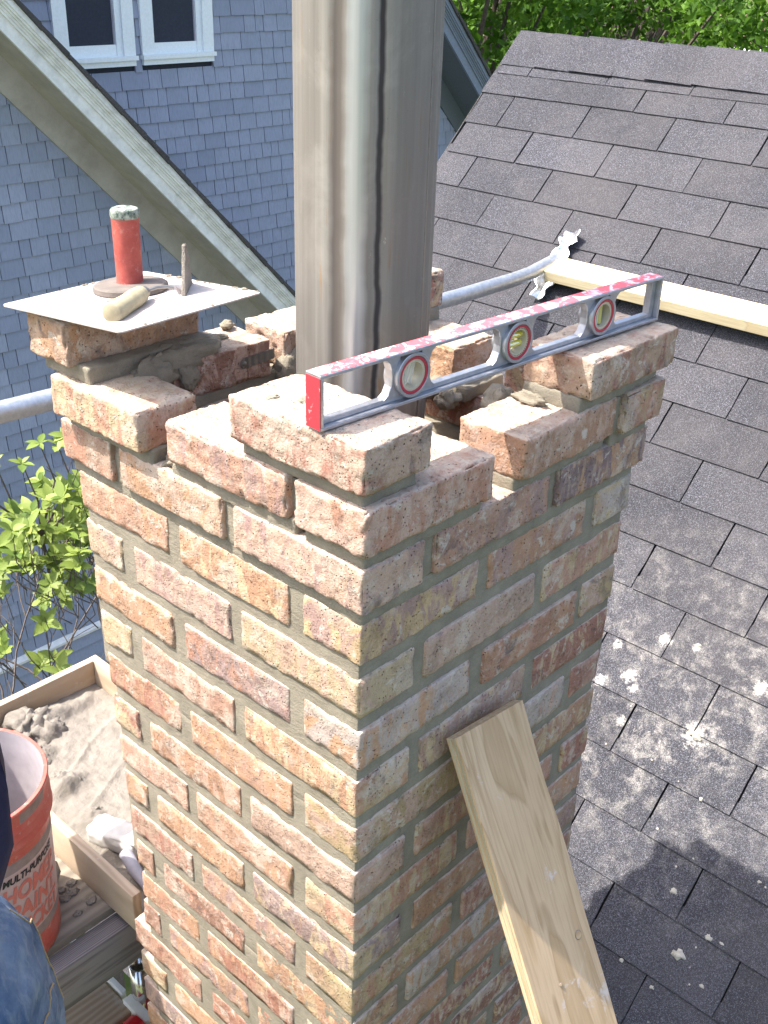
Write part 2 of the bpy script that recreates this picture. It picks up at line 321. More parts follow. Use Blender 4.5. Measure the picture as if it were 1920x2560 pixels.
simple('skin', (0.50, 0.29, 0.21), 0.6, var=0.06)
simple('hair', (0.06, 0.04, 0.025), 0.8, var=0.2)
simple('boot', (0.10, 0.06, 0.035), 0.7)
simple('stitch', (0.34, 0.27, 0.16), 0.8)
# --- plants, ground
def leafmat(name, lo, hi, sub=0.35):
    k = NT(name, 0.5, spec=0.3); oi = k.n('ObjectInfo'); p = k.pos()
    f = k.math('FRACT', k.math('ADD', oi.outputs['Random'], k.noise(p, 3.0, 2)))
    c = k.mix(f, lo, hi); k.base(c)
    tr = k.n('BsdfTranslucent', {'Color': c}); mx = k.n('MixShader', {0: sub})
    k.t.links.new(k.b.outputs[0], mx.inputs[1]); k.t.links.new(tr.outputs[0], mx.inputs[2])
    k.t.links.new(mx.outputs[0], k.t.nodes['Material Output'].inputs[0]); M[name] = k.m
leafmat('shrub_leaf', (0.11, 0.18, 0.032), (0.30, 0.37, 0.085))
def treemat(name, stops):
    k = NT(name, 0.6, spec=0.2); v = k.pos()
    f = k.noise(v, 1.6, 5, 0.7); c = k.ramp(f, stops); k.base(c)
    tr = k.n('BsdfTranslucent', {'Color': c}); mx = k.n('MixShader', {0: 0.35})
    k.t.links.new(k.b.outputs[0], mx.inputs[1]); k.t.links.new(tr.outputs[0], mx.inputs[2])
    k.t.links.new(mx.outputs[0], k.t.nodes['Material Output'].inputs[0]); M[name] = k.m
treemat('tree_leaf', [(0.3, (0.022, 0.065, 0.008)), (0.5, (0.065, 0.15, 0.012)), (0.7, (0.15, 0.27, 0.025))])
simple('bark', (0.09, 0.072, 0.06), 0.95, var=0.3, scale=30, bump=0.6)
simple('twig', (0.11, 0.09, 0.08), 0.9, var=0.3)
k = NT('yard_ground', 0.95, spec=0.1); p = k.pos()
n1 = k.noise(p, 0.35, 6, 0.7); n2 = k.noise(p, 6, 6, 0.8)
c = k.ramp(n1, [(0.35, (0.05, 0.085, 0.02)), (0.52, (0.10, 0.14, 0.035)), (0.60, (0.17, 0.10, 0.075))])
c = k.mix(k.ramp(n2, [(0.4, 0.5), (0.6, 0.0)]), c, (0.04, 0.045, 0.02)); k.base(c); M['ground'] = k.m
simple('leaf_litter', (0.19, 0.105, 0.085), 0.95, var=0.35, scale=8, bump=0.6, bscale=20, bdist=0.02)
simple('car_white', (0.75, 0.76, 0.78), 0.25, spec=0.5, var=0.03)
simple('car_glass', (0.02, 0.025, 0.03), 0.08, spec=0.5, var=0.0)
simple('rubber_black', (0.02, 0.02, 0.02), 0.8, var=0.0)

# ------------------------------------------------------------------ object helpers
def mesh_data(name, verts, faces, mats, smooth=False, fm=None):
    me = bpy.data.meshes.new(name)
    me.from_pydata([tuple(v) for v in (np.asarray(verts)*U).tolist()], [], faces)
    if not isinstance(mats, (list, tuple)): mats = [mats]
    for x in mats: me.materials.append(M[x])
    if smooth: me.polygons.foreach_set('use_smooth', [True]*len(me.polygons))
    if fm is not None: me.polygons.foreach_set('material_index', fm)
    me.update(); return me
def link(name, me, loc=(0, 0, 0), parent=None, rot=None):
    o = bpy.data.objects.new(name, me); col.objects.link(o)
    L = Vector(loc)*U
    if parent is not None:
        o.parent = parent; L = L - Vector(parent['_w'])
    o.location = L
    o['_w'] = tuple(Vector(loc)*U)
    if rot is not None: o.rotation_euler = rot
    return o
def part(name, verts, faces, mats, parent=None, smooth=False, fm=None, centre=None):
    verts = np.asarray(verts, float)
    c = verts.mean(0) if centre is None else np.asarray(centre, float)
    return link(name, mesh_data(name, verts-c, faces, mats, smooth, fm), tuple(c), parent)
def tag(o, label=None, cat=None, group=None, kind=None):
    if label: o['label'] = label
    if cat: o['category'] = cat
    if group: o['group'] = group
    if kind: o['kind'] = kind
    return o
def thing(name, label, cat, loc, group=None):
    o = bpy.data.objects.new(name, None); col.objects.link(o); o.empty_display_size = 0.05
    o.location = Vector(loc)*U; o['_w'] = tuple(Vector(loc)*U)
    return tag(o, label, cat, group)

class MB:
    def __init__(s): s.v = []; s.f = []; s.m = []; s.cur = 0
    def add(s, v, f):
        b = len(s.v); s.v += [tuple(map(float, p)) for p in v]; s.f += [tuple(i+b for i in q) for q in f]; s.m += [s.cur]*len(f); return s
    def box(s, a, b):
        (x0, y0, z0), (x1, y1, z1) = a, b
        return s.add([(x0, y0, z0), (x1, y0, z0), (x1, y1, z0), (x0, y1, z0), (x0, y0, z1), (x1, y0, z1), (x1, y1, z1), (x0, y1, z1)],
                     [(3, 2, 1, 0), (4, 5, 6, 7), (0, 1, 5, 4), (1, 2, 6, 5), (2, 3, 7, 6), (3, 0, 4, 7)])
    def obox(s, c, ax, h):
        c = np.array(c, float); A = [np.array(a, float)*hh for a, hh in zip(ax, h)]
        v = [c+sx*A[0]+sy*A[1]+sz*A[2] for sz in (-1, 1) for sx, sy in ((-1, -1), (1, -1), (1, 1), (-1, 1))]
        return s.add(v, [(3, 2, 1, 0), (4, 5, 6, 7), (0, 1, 5, 4), (1, 2, 6, 5), (2, 3, 7, 6), (3, 0, 4, 7)])
    def prism(s, poly, ext):
        n = len(poly); P = [np.array(p, float) for p in poly]; e = np.array(ext, float)
        return s.add(P+[p+e for p in P], [tuple(range(n))[::-1], tuple(range(n, 2*n))]+[(i, (i+1) % n, n+(i+1) % n, n+i) for i in range(n)])
    def tube(s, pts, r, seg=10, cap=True):
        pts = [np.array(p, float) for p in pts]; n = len(pts)
        if not hasattr(r, '__len__'): r = [r]*n
        b = len(s.v); up = None; V = []
        for i, p in enumerate(pts):
            d = pts[min(i+1, n-1)]-pts[max(i-1, 0)]; d = d/(np.linalg.norm(d)+1e-12)
            if up is None:
                up = np.array([0, 0, 1.0]) if abs(d[2]) < 0.9 else np.array([1.0, 0, 0])
            a = np.cross(d, up); a /= np.linalg.norm(a)+1e-12; c = np.cross(a, d); up = c
            for j in range(seg):
                t = 2*math.pi*j/seg; V.append(p+r[i]*(math.cos(t)*a+math.sin(t)*c))
        F = [(i*seg+j, i*seg+(j+1) % seg, (i+1)*seg+(j+1) % seg, (i+1)*seg+j) for i in range(n-1) for j in range(seg)]
        if cap: F += [tuple(range(seg))[::-1], tuple(range((n-1)*seg, n*seg))]
        return s.add(V, F)
    def lathe(s, o, ax, u, prof, seg=32, close=False):
        """prof: list of (radius, distance along ax)"""
        o = np.array(o, float); ax = np.array(ax, float)/np.linalg.norm(ax); u = np.array(u, float); u = u-ax*(u@ax); u /= np.linalg.norm(u); w = np.cross(ax, u)
        V = []
        for r_, h_ in prof:
            for j in range(seg):
                t = 2*math.pi*j/seg; V.append(o+ax*h_+r_*(math.cos(t)*u+math.sin(t)*w))
        n = len(prof); rngi = range(n) if close else range(n-1)
        F = [(i*seg+j, i*seg+(j+1) % seg, ((i+1) % n)*seg+(j+1) % seg, ((i+1) % n)*seg+j) for i in rngi for j in range(seg)]
        if not close:
            F += [tuple(range(seg))[::-1], tuple(range((n-1)*seg, n*seg))]
        return s.add(V, F)
    def build(s, name, mats, parent=None, smooth=False, centre=None):
        return part(name, s.v, s.f, mats, parent, smooth, s.m if isinstance(mats, (list, tuple)) and len(mats) > 1 else None, centre)

def autosmooth(o, ang=35):
    me = o.data
    me.polygons.foreach_set('use_smooth', [True]*len(me.polygons))
    try: me.set_sharp_from_angle(angle=math.radians(ang))
    except Exception: pass
    return o

# vectorised value noise
_perm = rng.integers(0, 1 << 30, size=4096)
def _h(ix, iy, iz): return (_perm[(ix*73+iy*179+iz*283+_perm[(ix+iy*57+iz*113) & 4095]) & 4095] & 65535)/32767.5-1.0
def vnoise(P):
    P = np.asarray(P); I = np.floor(P).astype(np.int64); F = P-I; F = F*F*(3-2*F)
    x, y, z = I.T; fx, fy, fz = F.T; r = 0
    for dx in (0, 1):
        for dy in (0, 1):
            for dz in (0, 1):
                w = (fx if dx else 1-fx)*(fy if dy else 1-fy)*(fz if dz else 1-fz); r = r+w*_h(x+dx, y+dy, z+dz)
    return r
def fbm(P, oct=3):
    r = 0; a = 1.0
    for i in range(oct): r = r+a*vnoise(P*2**i+17.3*i); a *= 0.5
    return r

def noisy_box(dx, dy, dz, res, rad, amp, seed, chip=0.0, warp=0.0):
    h = np.array([dx, dy, dz])/2.0; rad = min(rad, h.min()*0.6)
    axes = []
    for a in range(3):
        n = max(1, int(round((2*h[a]-2*rad)/res)))
        inner = np.linspace(-(h[a]-rad), h[a]-rad, n+1)
        e = [h[a]-rad*0.55, h[a]-rad*0.18, h[a]] if rad > 0.12 else [h[a]]
        axes.append(np.concatenate([[-q for q in e[::-1]], inner, e]))
    nx, ny, nz = [len(a) for a in axes]
    idx = -np.ones((nx, ny, nz), int); I, J, K = np.meshgrid(range(nx), range(ny), range(nz), indexing='ij')
    on = (I == 0) | (I == nx-1) | (J == 0) | (J == ny-1) | (K == 0) | (K == nz-1)
    idx[on] = np.arange(on.sum())
    P = np.stack([axes[0][I[on]], axes[1][J[on]], axes[2][K[on]]], 1)
    inn = np.clip(P, -(h-rad), h-rad); D = P-inn; L = np.linalg.norm(D, axis=1, keepdims=True)
    N = D/np.maximum(L, 1e-9); P = inn+N*rad
    off = np.array([seed*3.17 % 97, seed*7.31 % 89, seed*1.93 % 83])
    Q = P+off
    disp = amp*(0.5*vnoise(Q*0.45)+0.3*vnoise(Q*1.5)+0.26*vnoise(Q*3.7)+0.2*vnoise(Q*7.5))
    if chip:
        edge = (np.abs(N) > 0.25).sum(1) >= 2
        c = np.clip(vnoise(Q*0.8+31)-0.15, 0, 1)*chip*(1.1*edge) + np.clip(vnoise(Q*2.4+51)-0.2, 0, 1)*chip*1.3*(0.25+edge) + np.clip(vnoise(Q*4.5+71)-0.4, 0, 1)*chip*0.8
        disp = disp-c
    P = P+N*disp[:, None]
    if warp:
        P[:, 2] += warp*np.sin(P[:, 0]/dx*2.4+seed)
    F = []
    def quads(S, flip):
        a = S[:-1, :-1].ravel(); b = S[1:, :-1].ravel(); c = S[1:, 1:].ravel(); d = S[:-1, 1:].ravel()
        q = np.stack([a, b, c, d] if not flip else [a, d, c, b], 1); F.append(q)
    quads(idx[:, :, 0], True); quads(idx[:, :, -1], False)
    quads(idx[:, 0, :], False); quads(idx[:, -1, :], True)
    quads(idx[0, :, :], True); quads(idx[-1, :, :], False)
    return P, np.concatenate(F).tolist()
def bevbox(a, b, c):
    q = MB().obox((0, 0, 0), ((1, 0, 0), (0, 1, 0), (0, 0, 1)), (a/2, b/2, c/2)); return q.v, q.f
def nbox(name, mat, c, dims, res=0.5, rad=0.1, amp=0.03, seed=1, rot=(0, 0, 0), parent=None, chip=0.0, warp=0.0, color=None):
    P, F = noisy_box(*dims, res, rad, amp, seed, chip, warp)
    o = link(name, mesh_data(name, P, F, mat, True), c, parent, rot)
    if color: o.color = (*color, 1)
    return o

# ------------------------------------------------------------------ setting: ground
gz = -300
g = MB(); g.add([(-20000, -20000, gz), (20000, -20000, gz), (20000, 20000, gz), (-20000, 20000, gz)], [(0, 1, 2, 3)])
tag(g.build('ground', 'ground'), kind='structure')

# ------------------------------------------------------------------ near house with the asphalt roof
TH = math.radians(43.618)
RO = np.array([102.748, 64.094, 8.781]); RU = np.array([0, -1.0, 0]); RV = np.array([-math.cos(TH), 0, -math.sin(TH)]); RN = np.array([-math.sin(TH), 0, math.cos(TH)])
def rp(u, v, n=0.0): return RO+RU*u*12+RV*v*5+RN*n
house = thing('shingled_house', 'house with the grey asphalt shingle roof rising behind and right of the chimney', 'house', (60, -40, gz))
g = MB()
rows_end = (102.748-12.6)/5/math.cos(TH)
A, B_, C_, D_ = rp(-0.43, 0.02, -0.35), rp(22, 0.02, -0.35), rp(22, rows_end, -0.35), rp(-0.43, rows_end, -0.35)
g.prism([A, B_, C_, D_], -RN*0.6)
roof = g.build('roof', 'roof_deck', house)
# other slope + walls
g = MB(); ridge = rp(0, 0.0, -0.5)
g.prism([(ridge[0], 69.2, ridge[2]), (ridge[0], -200, ridge[2]), (ridge[0]+90, -200, ridge[2]-86), (ridge[0]+90, 69.2, ridge[2]-86)], (0, 0, -0.8)); g.build('far_slope', 'roof_edge', house)
g = MB(); g.box((50, -196, gz), (184, 64, -84)); g.build('wall', 'cedar', house)
g = MB(); g.prism([(50, 64, -84), (184, 64, -84), (ridge[0], 64, ridge[2]-6)], (0, -260, 0)); g.build('gable', 'cedar', house)
tabs = []
for s in range(5):
    P, F = noisy_box(11.84, 6.4, 0.13, 1.6, 0.03, 0.012, 100+s)
    P[:, 2] += 0.035*vnoise(np.c_[P[:, :2]*0.35, np.full(len(P), s*9.1)])
    P[:, 0] += np.where(np.abs(P[:, 0]) > 5.5, 0.05*vnoise(np.c_[P[:, 1]*2, P[:, 0], np.full(len(P), s*3.)]), 0)
    tabs.append(mesh_data('shingle', P, F, 'roof_shingle', False))
tilt = 0.022
Rm = Matrix((RU.tolist(), (-RV).tolist(), RN.tolist())).transposed()
nsh = 0; extra_v = []; extra_f = []
def edge_cut_me(w, s):
    P, F = noisy_box(w, 6.4, 0.13, 1.6, 0.03, 0.012, 200+s); return mesh_data('shingle', P, F, 'roof_shingle', False)
stuffV = []; stuffF = []
for row in range(1, 26):
    first = (0.0 if row % 2 else 0.5)
    e0 = -0.45
    u0s = []
    u = first-1
    while u < 20:
        a, b = max(u, e0+0.03*math.sin(row*2.1)), u+1
        if b > e0+0.05: u0s.append((a, b))
        u += 1
    for (a, b) in u0s:
        w = (b-a)*12-0.16
        jit = random.uniform(-0.05, 0.05); jv = random.uniform(-0.03, 0.03)
        cpos = rp((a+b)/2, row, 0)+RU*jit+(-RV)*((3.2 if row > 1 else 1.6)+jv)+RN*(0.05-0.0)
        if b < 9.5 and nsh < 285 and (row < 21):
            me = tabs[random.randrange(5)] if b-a > 0.97 else edge_cut_me(w, row)
            o = bpy.data.objects.new('shingle', me); col.objects.link(o); o.parent = roof
            rot = (Rm @ Matrix.Rotation(-0.035+random.uniform(-0.004, 0.004), 3, 'X') @ Matrix.Rotation(random.uniform(-0.003, 0.003), 3, 'Z')).to_euler()
            o.rotation_euler = rot; o.location = Vector(cpos.tolist())*U-Vector(roof['_w']); nsh += 1
        else:
            R3 = np.array(Rm @ Matrix.Rotation(-0.035, 3, 'X')); h = np.array([w/2, 3.2, 0.065]); b0 = len(stuffV)
            for sz in (-1, 1):
                for sx, sy in ((-1, -1), (1, -1), (1, 1), (-1, 1)): stuffV.append(cpos+R3@(h*[sx, sy, sz]))
            stuffF += [tuple(i+b0 for i in q) for q in [(4, 5, 6, 7), (0, 1, 5, 4), (1, 2, 6, 5), (2, 3, 7, 6), (3, 0, 4, 7)]]
o = part('shingle_field', stuffV, stuffF, 'roof_shingle', roof); tag(o, kind='stuff')
# ridge cap, folded pieces
def cap_me(s):
    V = []; F = []; nx = 6; prof = [(-5.6, 0), (-4.0, 0.0), (-1.6, 0.05), (-0.5, 0.0), (0, 0.12), (0.5, 0.0), (1.6, 0), (5.2, 0)]
    c = math.cos(TH); si = math.sin(TH)
    for i in range(nx+1):
        y = -3.3+6.6*i/nx
        for d_, n_ in prof:
            a = abs(d_); x = (-a*c if d_ < 0 else a*0.72); z = (-a*si if d_ < 0 else -a*0.69)
            lift = 0.10+0.06*(i/nx)+0.03*float(vnoise(np.array([[y*0.5, d_*0.7, s*5.0]]))[0])
            V.append((x+(-si if d_ < 0 else si)*lift, y, z+c*lift+n_))
    m_ = len(prof)
    for i in range(nx):
        for j in range(m_-1): F.append((i*m_+j, i*m_+j+1, (i+1)*m_+j+1, (i+1)*m_+j))
    return mesh_data('ridge_shingle', V, F, 'roof_shingle', True)
caps = [cap_me(s) for s in range(3)]
rz = rp(0, -0.05, 0.15)
for i in range(26):
    o = link('ridge_shingle', caps[i % 3], (rz[0]+random.uniform(-0.15, 0.15), 66.2-i*5.6, rz[2]+0.12+random.uniform(-.03, .05)), roof, (random.uniform(-.01, .01)+0.02, random.uniform(-.012, .012), random.uniform(-.01, .01)))
# rake edge metal
g = MB(); g.prism([rp(-0.46, 0.0, -0.9), rp(-0.46, rows_end, -0.9), rp(-0.46, rows_end, 0.05), rp(-0.46, 0.0, 0.05)], (0, 0.12, 0)); g.build('rake_edge', 'roof_edge', house)

# ------------------------------------------------------------------ chimney
chim = thing('brick_chimney', 'half-built reclaimed brick chimney with fresh grey mortar and stepped open top', 'chimney', (10.5, 10.5, -92))
PAL = dict(cr=(0.66, 0.52, 0.34), yl=(0.64, 0.48, 0.27), pk=(0.58, 0.34, 0.25), lp=(0.64, 0.46, 0.37), rd=(0.45, 0.195, 0.14), og=(0.60, 0.345, 0.21),
           mv=(0.43, 0.31, 0.31), pu=(0.31, 0.21, 0.24), tn=(0.50, 0.345, 0.26), wh=(0.66, 0.58, 0.54), br=(0.34, 0.165, 0.115), bf=(0.52, 0.355, 0.25))
BZ = {}
def zb(k): return -2.916*k if k <= 8 else -23.33-2.79*(k-8)
def put_brick(x0, x1, y0, y1, z0, z1, c, seed, res=0.36, amp=0.06, chip=0.16, rad=0.13, tilt=(0, 0, 0), warp=0.0):
    lx, ly = x1-x0, y1-y0
    along_y = ly > lx
    d = (ly, lx, z1-z0) if along_y else (lx, ly, z1-z0)
    rot = (tilt[0], tilt[1], tilt[2]+(math.pi/2 if along_y else 0))
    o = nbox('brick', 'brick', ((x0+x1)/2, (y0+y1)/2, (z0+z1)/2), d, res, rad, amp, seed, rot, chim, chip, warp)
    cc = PAL[c] if isinstance(c, str) else c
    cc = (cc[0]*0.90, cc[1]*0.885, cc[2]*0.89)
    b0 = random.uniform(0.84, 1.08); j = [b0*random.uniform(0.95, 1.05) for _ in range(3)]
    o.color = (cc[0]*j[0], cc[1]*(j[0]*.6+j[1]*.4), cc[2]*(j[0]*.6+j[2]*.4), 1)
    return o
J = lambda s=0.12: random.uniform(-s, s)
T = lambda s=0.008: (random.uniform(-s, s), random.uniform(-s, s), random.uniform(-s, s))
HB = 2.22
def hi(k): return 0.17 if k <= 2 else (0.24 if k < 6 else 0.33)
# colours seen on the left face (near, mid, far) and right face, course by course
LC = {2: ('lp', 'lp', 'tn'), 3: ('yl', 'og', 'pk'), 4: ('cr', 'lp', 'cr'), 5: ('wh', 'mv', 'og'), 6: ('og', 'pk', 'cr'), 7: ('yl', 'pk', 'og'), 8: ('lp', 'og', 'cr'), 9: ('cr', 'pk', 'pk'),
      10: ('mv', 'og', 'tn'), 11: ('yl', 'pk', 'tn'), 12: ('og', 'br', 'pk'), 13: ('pk', 'rd', 'og'), 14: ('rd', 'og', 'br'), 15: ('br', 'rd', 'pk')}
RC = {2: ('tn', 'pk', 'pu'), 3: ('pk', 'og', 'wh'), 4: ('tn', 'lp', 'pk'), 5: ('pk', 'og', 'yl'), 6: ('tn', 'lp', 'rd'), 7: ('rd', 'wh', 'pk'), 8: ('tn', 'pk', 'og'), 9: ('rd', 'pk', 'rd'),
      10: ('tn', 'og', 'pk'), 11: ('pk', 'rd', 'tn'), 12: ('mv', 'wh', 'rd'), 13: ('rd', 'pk', 'tn'), 14: ('tn', 'rd', 'pk'), 15: ('pk', 'br', 'rd')}
keys = list(PAL)
sd_ = 1
for kk in range(2, 33):
    z0 = zb(kk); z1 = z0+HB*(1.0 if kk <= 8 else 0.97)
    c = {2: 0.30}.get(kk, 0.0)
    Y = 22.2 if kk == 2 else max(19.3, 21.4-0.19*(kk-3)); X = 22.2 if kk == 2 else max(20.7, 21.75-0.1*(kk-3))
    if kk == 14: Y += 0.4
    if kk == 15: Y += 1.7
    if kk >= 16: Y += 1.3
    lc = LC.get(kk) or tuple(random.choice(keys) for _ in range(3)); rc = RC.get(kk) or tuple(random.choice(keys) for _ in range(3))
    rs = hi(kk); D = 3.7
    cut = {2: 3.4}.get(kk, 0)
    if kk % 2:   # left face shows a header at the near corner, right face a stretcher
        sd_ += 7
        put_brick(-c, 8.2+J(), -c+J(.05), D, z0, z1, lc[0], sd_, rs, tilt=T())
        put_brick(9.05+J(), 17.5+J(), -c+J(.08), D, z0+J(.04), z1, rc[1], sd_+1, rs, tilt=T())
        put_brick(18.2+J(), X, -c+J(.08), 8.2, z0+J(.04), z1, rc[2], sd_+2, rs, tilt=T())
        put_brick(-c+J(.05), D, 4.6+J(), 12.75+J(), z0+J(.04), z1, lc[1], sd_+3, rs, tilt=T())
        put_brick(-c+J(.05), D, 13.6+J(), Y, z0+J(.04), z1, lc[2], sd_+4, rs, tilt=T())
        if kk <= 5:
            put_brick(X-D, X, 9.0, 17.2, z0, z1, random.choice(keys), sd_+5, .5); put_brick(4.5, 12.6, Y-D, Y, z0, z1, random.choice(keys), sd_+6, .5); put_brick(13.4, X, Y-D+J(), Y, z0, z1, random.choice(keys), sd_+8, .5)
    else:
        sd_ += 7
        put_brick(-c+J(.05), D, -c, 8.05+J(), z0, z1, lc[0], sd_, rs, tilt=T())
        put_brick(4.55+J(), 13.2+J(), -c+J(.08), D, z0+J(.04), z1, rc[1], sd_+1, rs, tilt=T())
        put_brick(13.95+J(), X, -c+J(.08), D, z0+J(.04), z1, rc[2], sd_+2, rs, tilt=T())
        put_brick(-c+J(.05), D, 8.85+J(), 16.85+J(), z0+J(.04), z1, lc[1], sd_+3, rs, tilt=T())
        put_brick(-c+J(.05), 8.1, 17.75+J(), Y, z0+J(.04), z1, lc[2], sd_+4, rs, tilt=T())
        if kk <= 5:
            put_brick(X-D, X, 4.5, 12.6, z0, z1, random.choice(keys), sd_+5, .5); put_brick(X-D, X, 13.4, Y, z0, z1, random.choice(keys), sd_+6, .5); put_brick(9.0, 17.0, Y-D, Y, z0, z1, random.choice(keys), sd_+8, .5)
# course 1 (laid dry-ish, stepped)
h1 = -2.92; t1 = -0.74
def hero(*a, **kw):
    kw.setdefault('res', 0.15); kw.setdefault('amp', 0.09); kw.setdefault('chip', 0.22); kw.setdefault('rad', 0.15); return put_brick(*a, **kw)
hero(-0.50, 7.85, -0.62, 3.6, h1, t1, 'lp', 501, tilt=(0, 0.004, -0.012))
hero(-0.45, 3.3, 4.25, 12.6, h1, t1, 'pk', 502, tilt=(0.01, 0, 0.01))
hero(-1.0, 2.75, 14.15, 21.5, h1, t1, 'cr', 503, tilt=(0, 0, 0.012), chip=0.1)
hero(10.05, 18.05, -0.66, 3.35, h1, t1, 'og', 504, tilt=(0, 0.0, 0.01), chip=0.13)
hero(18.45, 22.3, -0.95, 6.9, h1, t1, 'yl', 505)
hero(17.4, 21.15, 9.7, 17.6, h1, t1, 'og', 506, chip=0.42, amp=0.2)
hero(3.6, 11.1, 18.1, 21.75, h1, t1, 'br', 507, tilt=(0, 0, -0.04))
hero(12.1, 20.0, 17.95, 21.6, h1, t1+0.1, 'bf', 508, chip=0.4, amp=0.16)
# course 0
hero(-0.72, 3.45, -0.62, 7.45, 0.0, 2.12, 'lp', 511, tilt=(0.0, 0, 0.012), chip=0.24, amp=0.10)
hero(14.55, 22.45, -1.12, 3.0, 0.0, 2.08, 'bf', 512, tilt=(0, 0.0, -0.006), chip=0.18)
hero(-1.05, 7.35, 19.55, 23.1, 0.0, 2.3, 'bf', 513, tilt=(0, 0.0, 0.0), chip=0.22)
hero(17.7, 21.35, 13.9, 21.8, 0.05, 2.2, 'cr', 514, chip=0.12)

# mortar core: four lumpy walls of mortar just behind the brick faces
def mort(name, x0, x1, y0, y1, z0, z1, seed, res=0.45, amp=0.05, rad=0.05, rot=(0, 0, 0), chip=0.0, mat='mortar'):
    return nbox(name, mat, ((x0+x1)/2, (y0+y1)/2, (z0+z1)/2), (x1-x0, y1-y0, z1-z0), res, rad, amp, seed, rot, chim, chip)
for i in range(6):   # stacked lifts follow the slight taper of the stack
    za = -92+i*14.6; zt = -92+(i+1)*14.6 if i < 5 else -6.0
    kmid = (-(za+zt)/2)/2.9; Y = max(19.3, 21.4-0.19*(kmid-3)); X = max(20.7, 21.75-0.1*(kmid-3))
    mort('mortar', 0.085, 3.5, 0.16, Y-0.12, za, zt+0.1, 601+i, amp=0.04)
    mort('mortar', 0.3, X-0.13, 0.15, 3.5, za, zt+0.13, 611+i, amp=0.055)
    mort('mortar', X-3.6, X-0.2, 0.4, Y-0.2, za, zt+0.07, 621+i, res=1.2)
    mort('mortar', 0.4, X-0.3, Y-3.6, Y-0.2, za, zt+0.03, 631+i, res=1.2)
# beds under courses 2, 1, 0
def bed(x0, x1, y0, y1, zt, seed, hgt=0.86, inset=0.22, amp=0.13):
    mort('mortar', x0+inset, x1-inset, y0+inset, y1-inset, zt-hgt, zt+0.08, seed, res=0.2, amp=amp, rad=0.14, chip=0.06)
bed(-0.1, 3.7, -0.1, 22.1, -5.83, 701, inset=.15, amp=.07); bed(-0.05, 22.0, -0.1, 3.7, -5.83, 702, inset=.15, amp=.07); bed(18.3, 22.0, 0.5, 21.8, -5.83, 703); bed(0.5, 21.5, 18.2, 22.1, -5.83, 704)
for sdd, (a, b, c_, d_) in enumerate([(-0.3, 7.9, -0.4, 3.6), (-0.35, 3.5, 3.7, 12.9), (-0.5, 2.9, 13.8, 21.6), (9.9, 18.2, -0.4, 3.5), (18.0, 22.1, -0.6, 7.2), (17.3, 21.2, 8.5, 17.8), (3.2, 20.5, 18.0, 21.7)]):
    bed(a, b, c_, d_, -2.92, 720+sdd)
for sdd, (a, b, c_, d_) in enumerate([(-0.4, 3.4, -0.35, 7.5), (14.3, 22.2, -0.75, 3.1), (-0.7, 7.6, 18.4, 22.9), (17.6, 21.2, 13.6, 21.7)]):
    bed(a, b, c_, d_, 0.03, 740+sdd)
# perpends of course 2, 1
mort('mortar', 0.0, 3.4, 7.7, 9.1, -5.9, -3.6, 760, res=.2, amp=.12); mort('mortar', 0.0, 3.4, 16.6, 18.0, -5.9, -3.7, 761, res=.2, amp=.1)
mort('mortar', 3.4, 4.9, 0.02, 3.4, -5.9, -3.7, 762, res=.2, amp=.12); mort('mortar', 13.0, 14.2, 0.0, 3.4, -5.9, -3.65, 763, res=.2, amp=.12)
mort('mortar', 0.0, 3.2, 3.4, 4.5, -2.9, -0.95, 764, res=.2, amp=.12); mort('mortar', 17.9, 18.7, -0.5, 3.3, -2.9, -0.9, 765, res=.2, amp=.1)
# squeezed-out lumps
def lump(x, y, z, r, seed, sq=(1, 1, 0.6), mat='mortar', par=chim, name='mortar', amp=0.35):
    n = 14; V = []; F = []
    for i in range(n+1):
        for j in range(2*n):
            t = math.pi*i/n; p = 2*math.pi*j/(2*n); V.append((math.sin(t)*math.cos(p), math.sin(t)*math.sin(p), math.cos(t)))
    for i in range(n):
        for j in range(2*n): F.append((i*2*n+j, (i+1)*2*n+j, (i+1)*2*n+(j+1) % (2*n), i*2*n+(j+1) % (2*n)))
    V = np.array(V); dd = 1+amp*(fbm(V*1.7+seed*3.3, 4)+0.5*fbm(V*5.5+seed, 3)); V = V*dd[:, None]*np.array(sq)*r
    return link(name, mesh_data(name, V, F, mat, True), (x, y, z), par)
for i, a in enumerate([(5.0, 18.7, -0.55, 1.6, (1.7, 0.5, 0.55)), (6.9, 19.9, -0.5, 1.2, (1.1, 1, .35)), (3.2, 18.2, -1.2, 1.3, (1.2, .4, .9)), (5.2, 18.0, -1.5, .6, (1, .4, 1.1)), (14.0, 2.0, -0.5, .6, (.6, 1.6, .6)), (14.6, 4.3, -1.6, 1.0, (1, .8, .8)),
                       (15.7, 5.2, -3.3, .75, (1, 1, .9)), (16.6, 9.2, -3.4, .7, (1, 1, .7)), (17.3, 11.2, -3.3, .9, (1, 1.2, .7)), (12.6, 18.0, -3.0, 1.0, (1, .6, 1)), (8.3, 3.2, -3.5, .6, (.8, 1, .6)),
                       (0.6, 13.3, -3.4, .6, (1, .8, .5)), (10.4, 21.0, -0.55, .35, (1.2, 1, .8)), (9.0, 20.0, -0.68, .3, (1.4, 1, .5)), (1.2, 4.6, 2.15, .28, (1.3, 1, .35)), (0.4, 5.8, 2.12, .22, (1.5, 1, .4)),
                       (7.9, 0.4, -3.5, .45, (.7, .6, .6)), (8.6, 0.6, -3.45, .5, (.9, .7, .7)), (12.2, 12.0, -6.2, 1.6, (1.4, 1.2, .4))]):
    lump(a[0], a[1], a[2], a[3], 31+i, a[4])
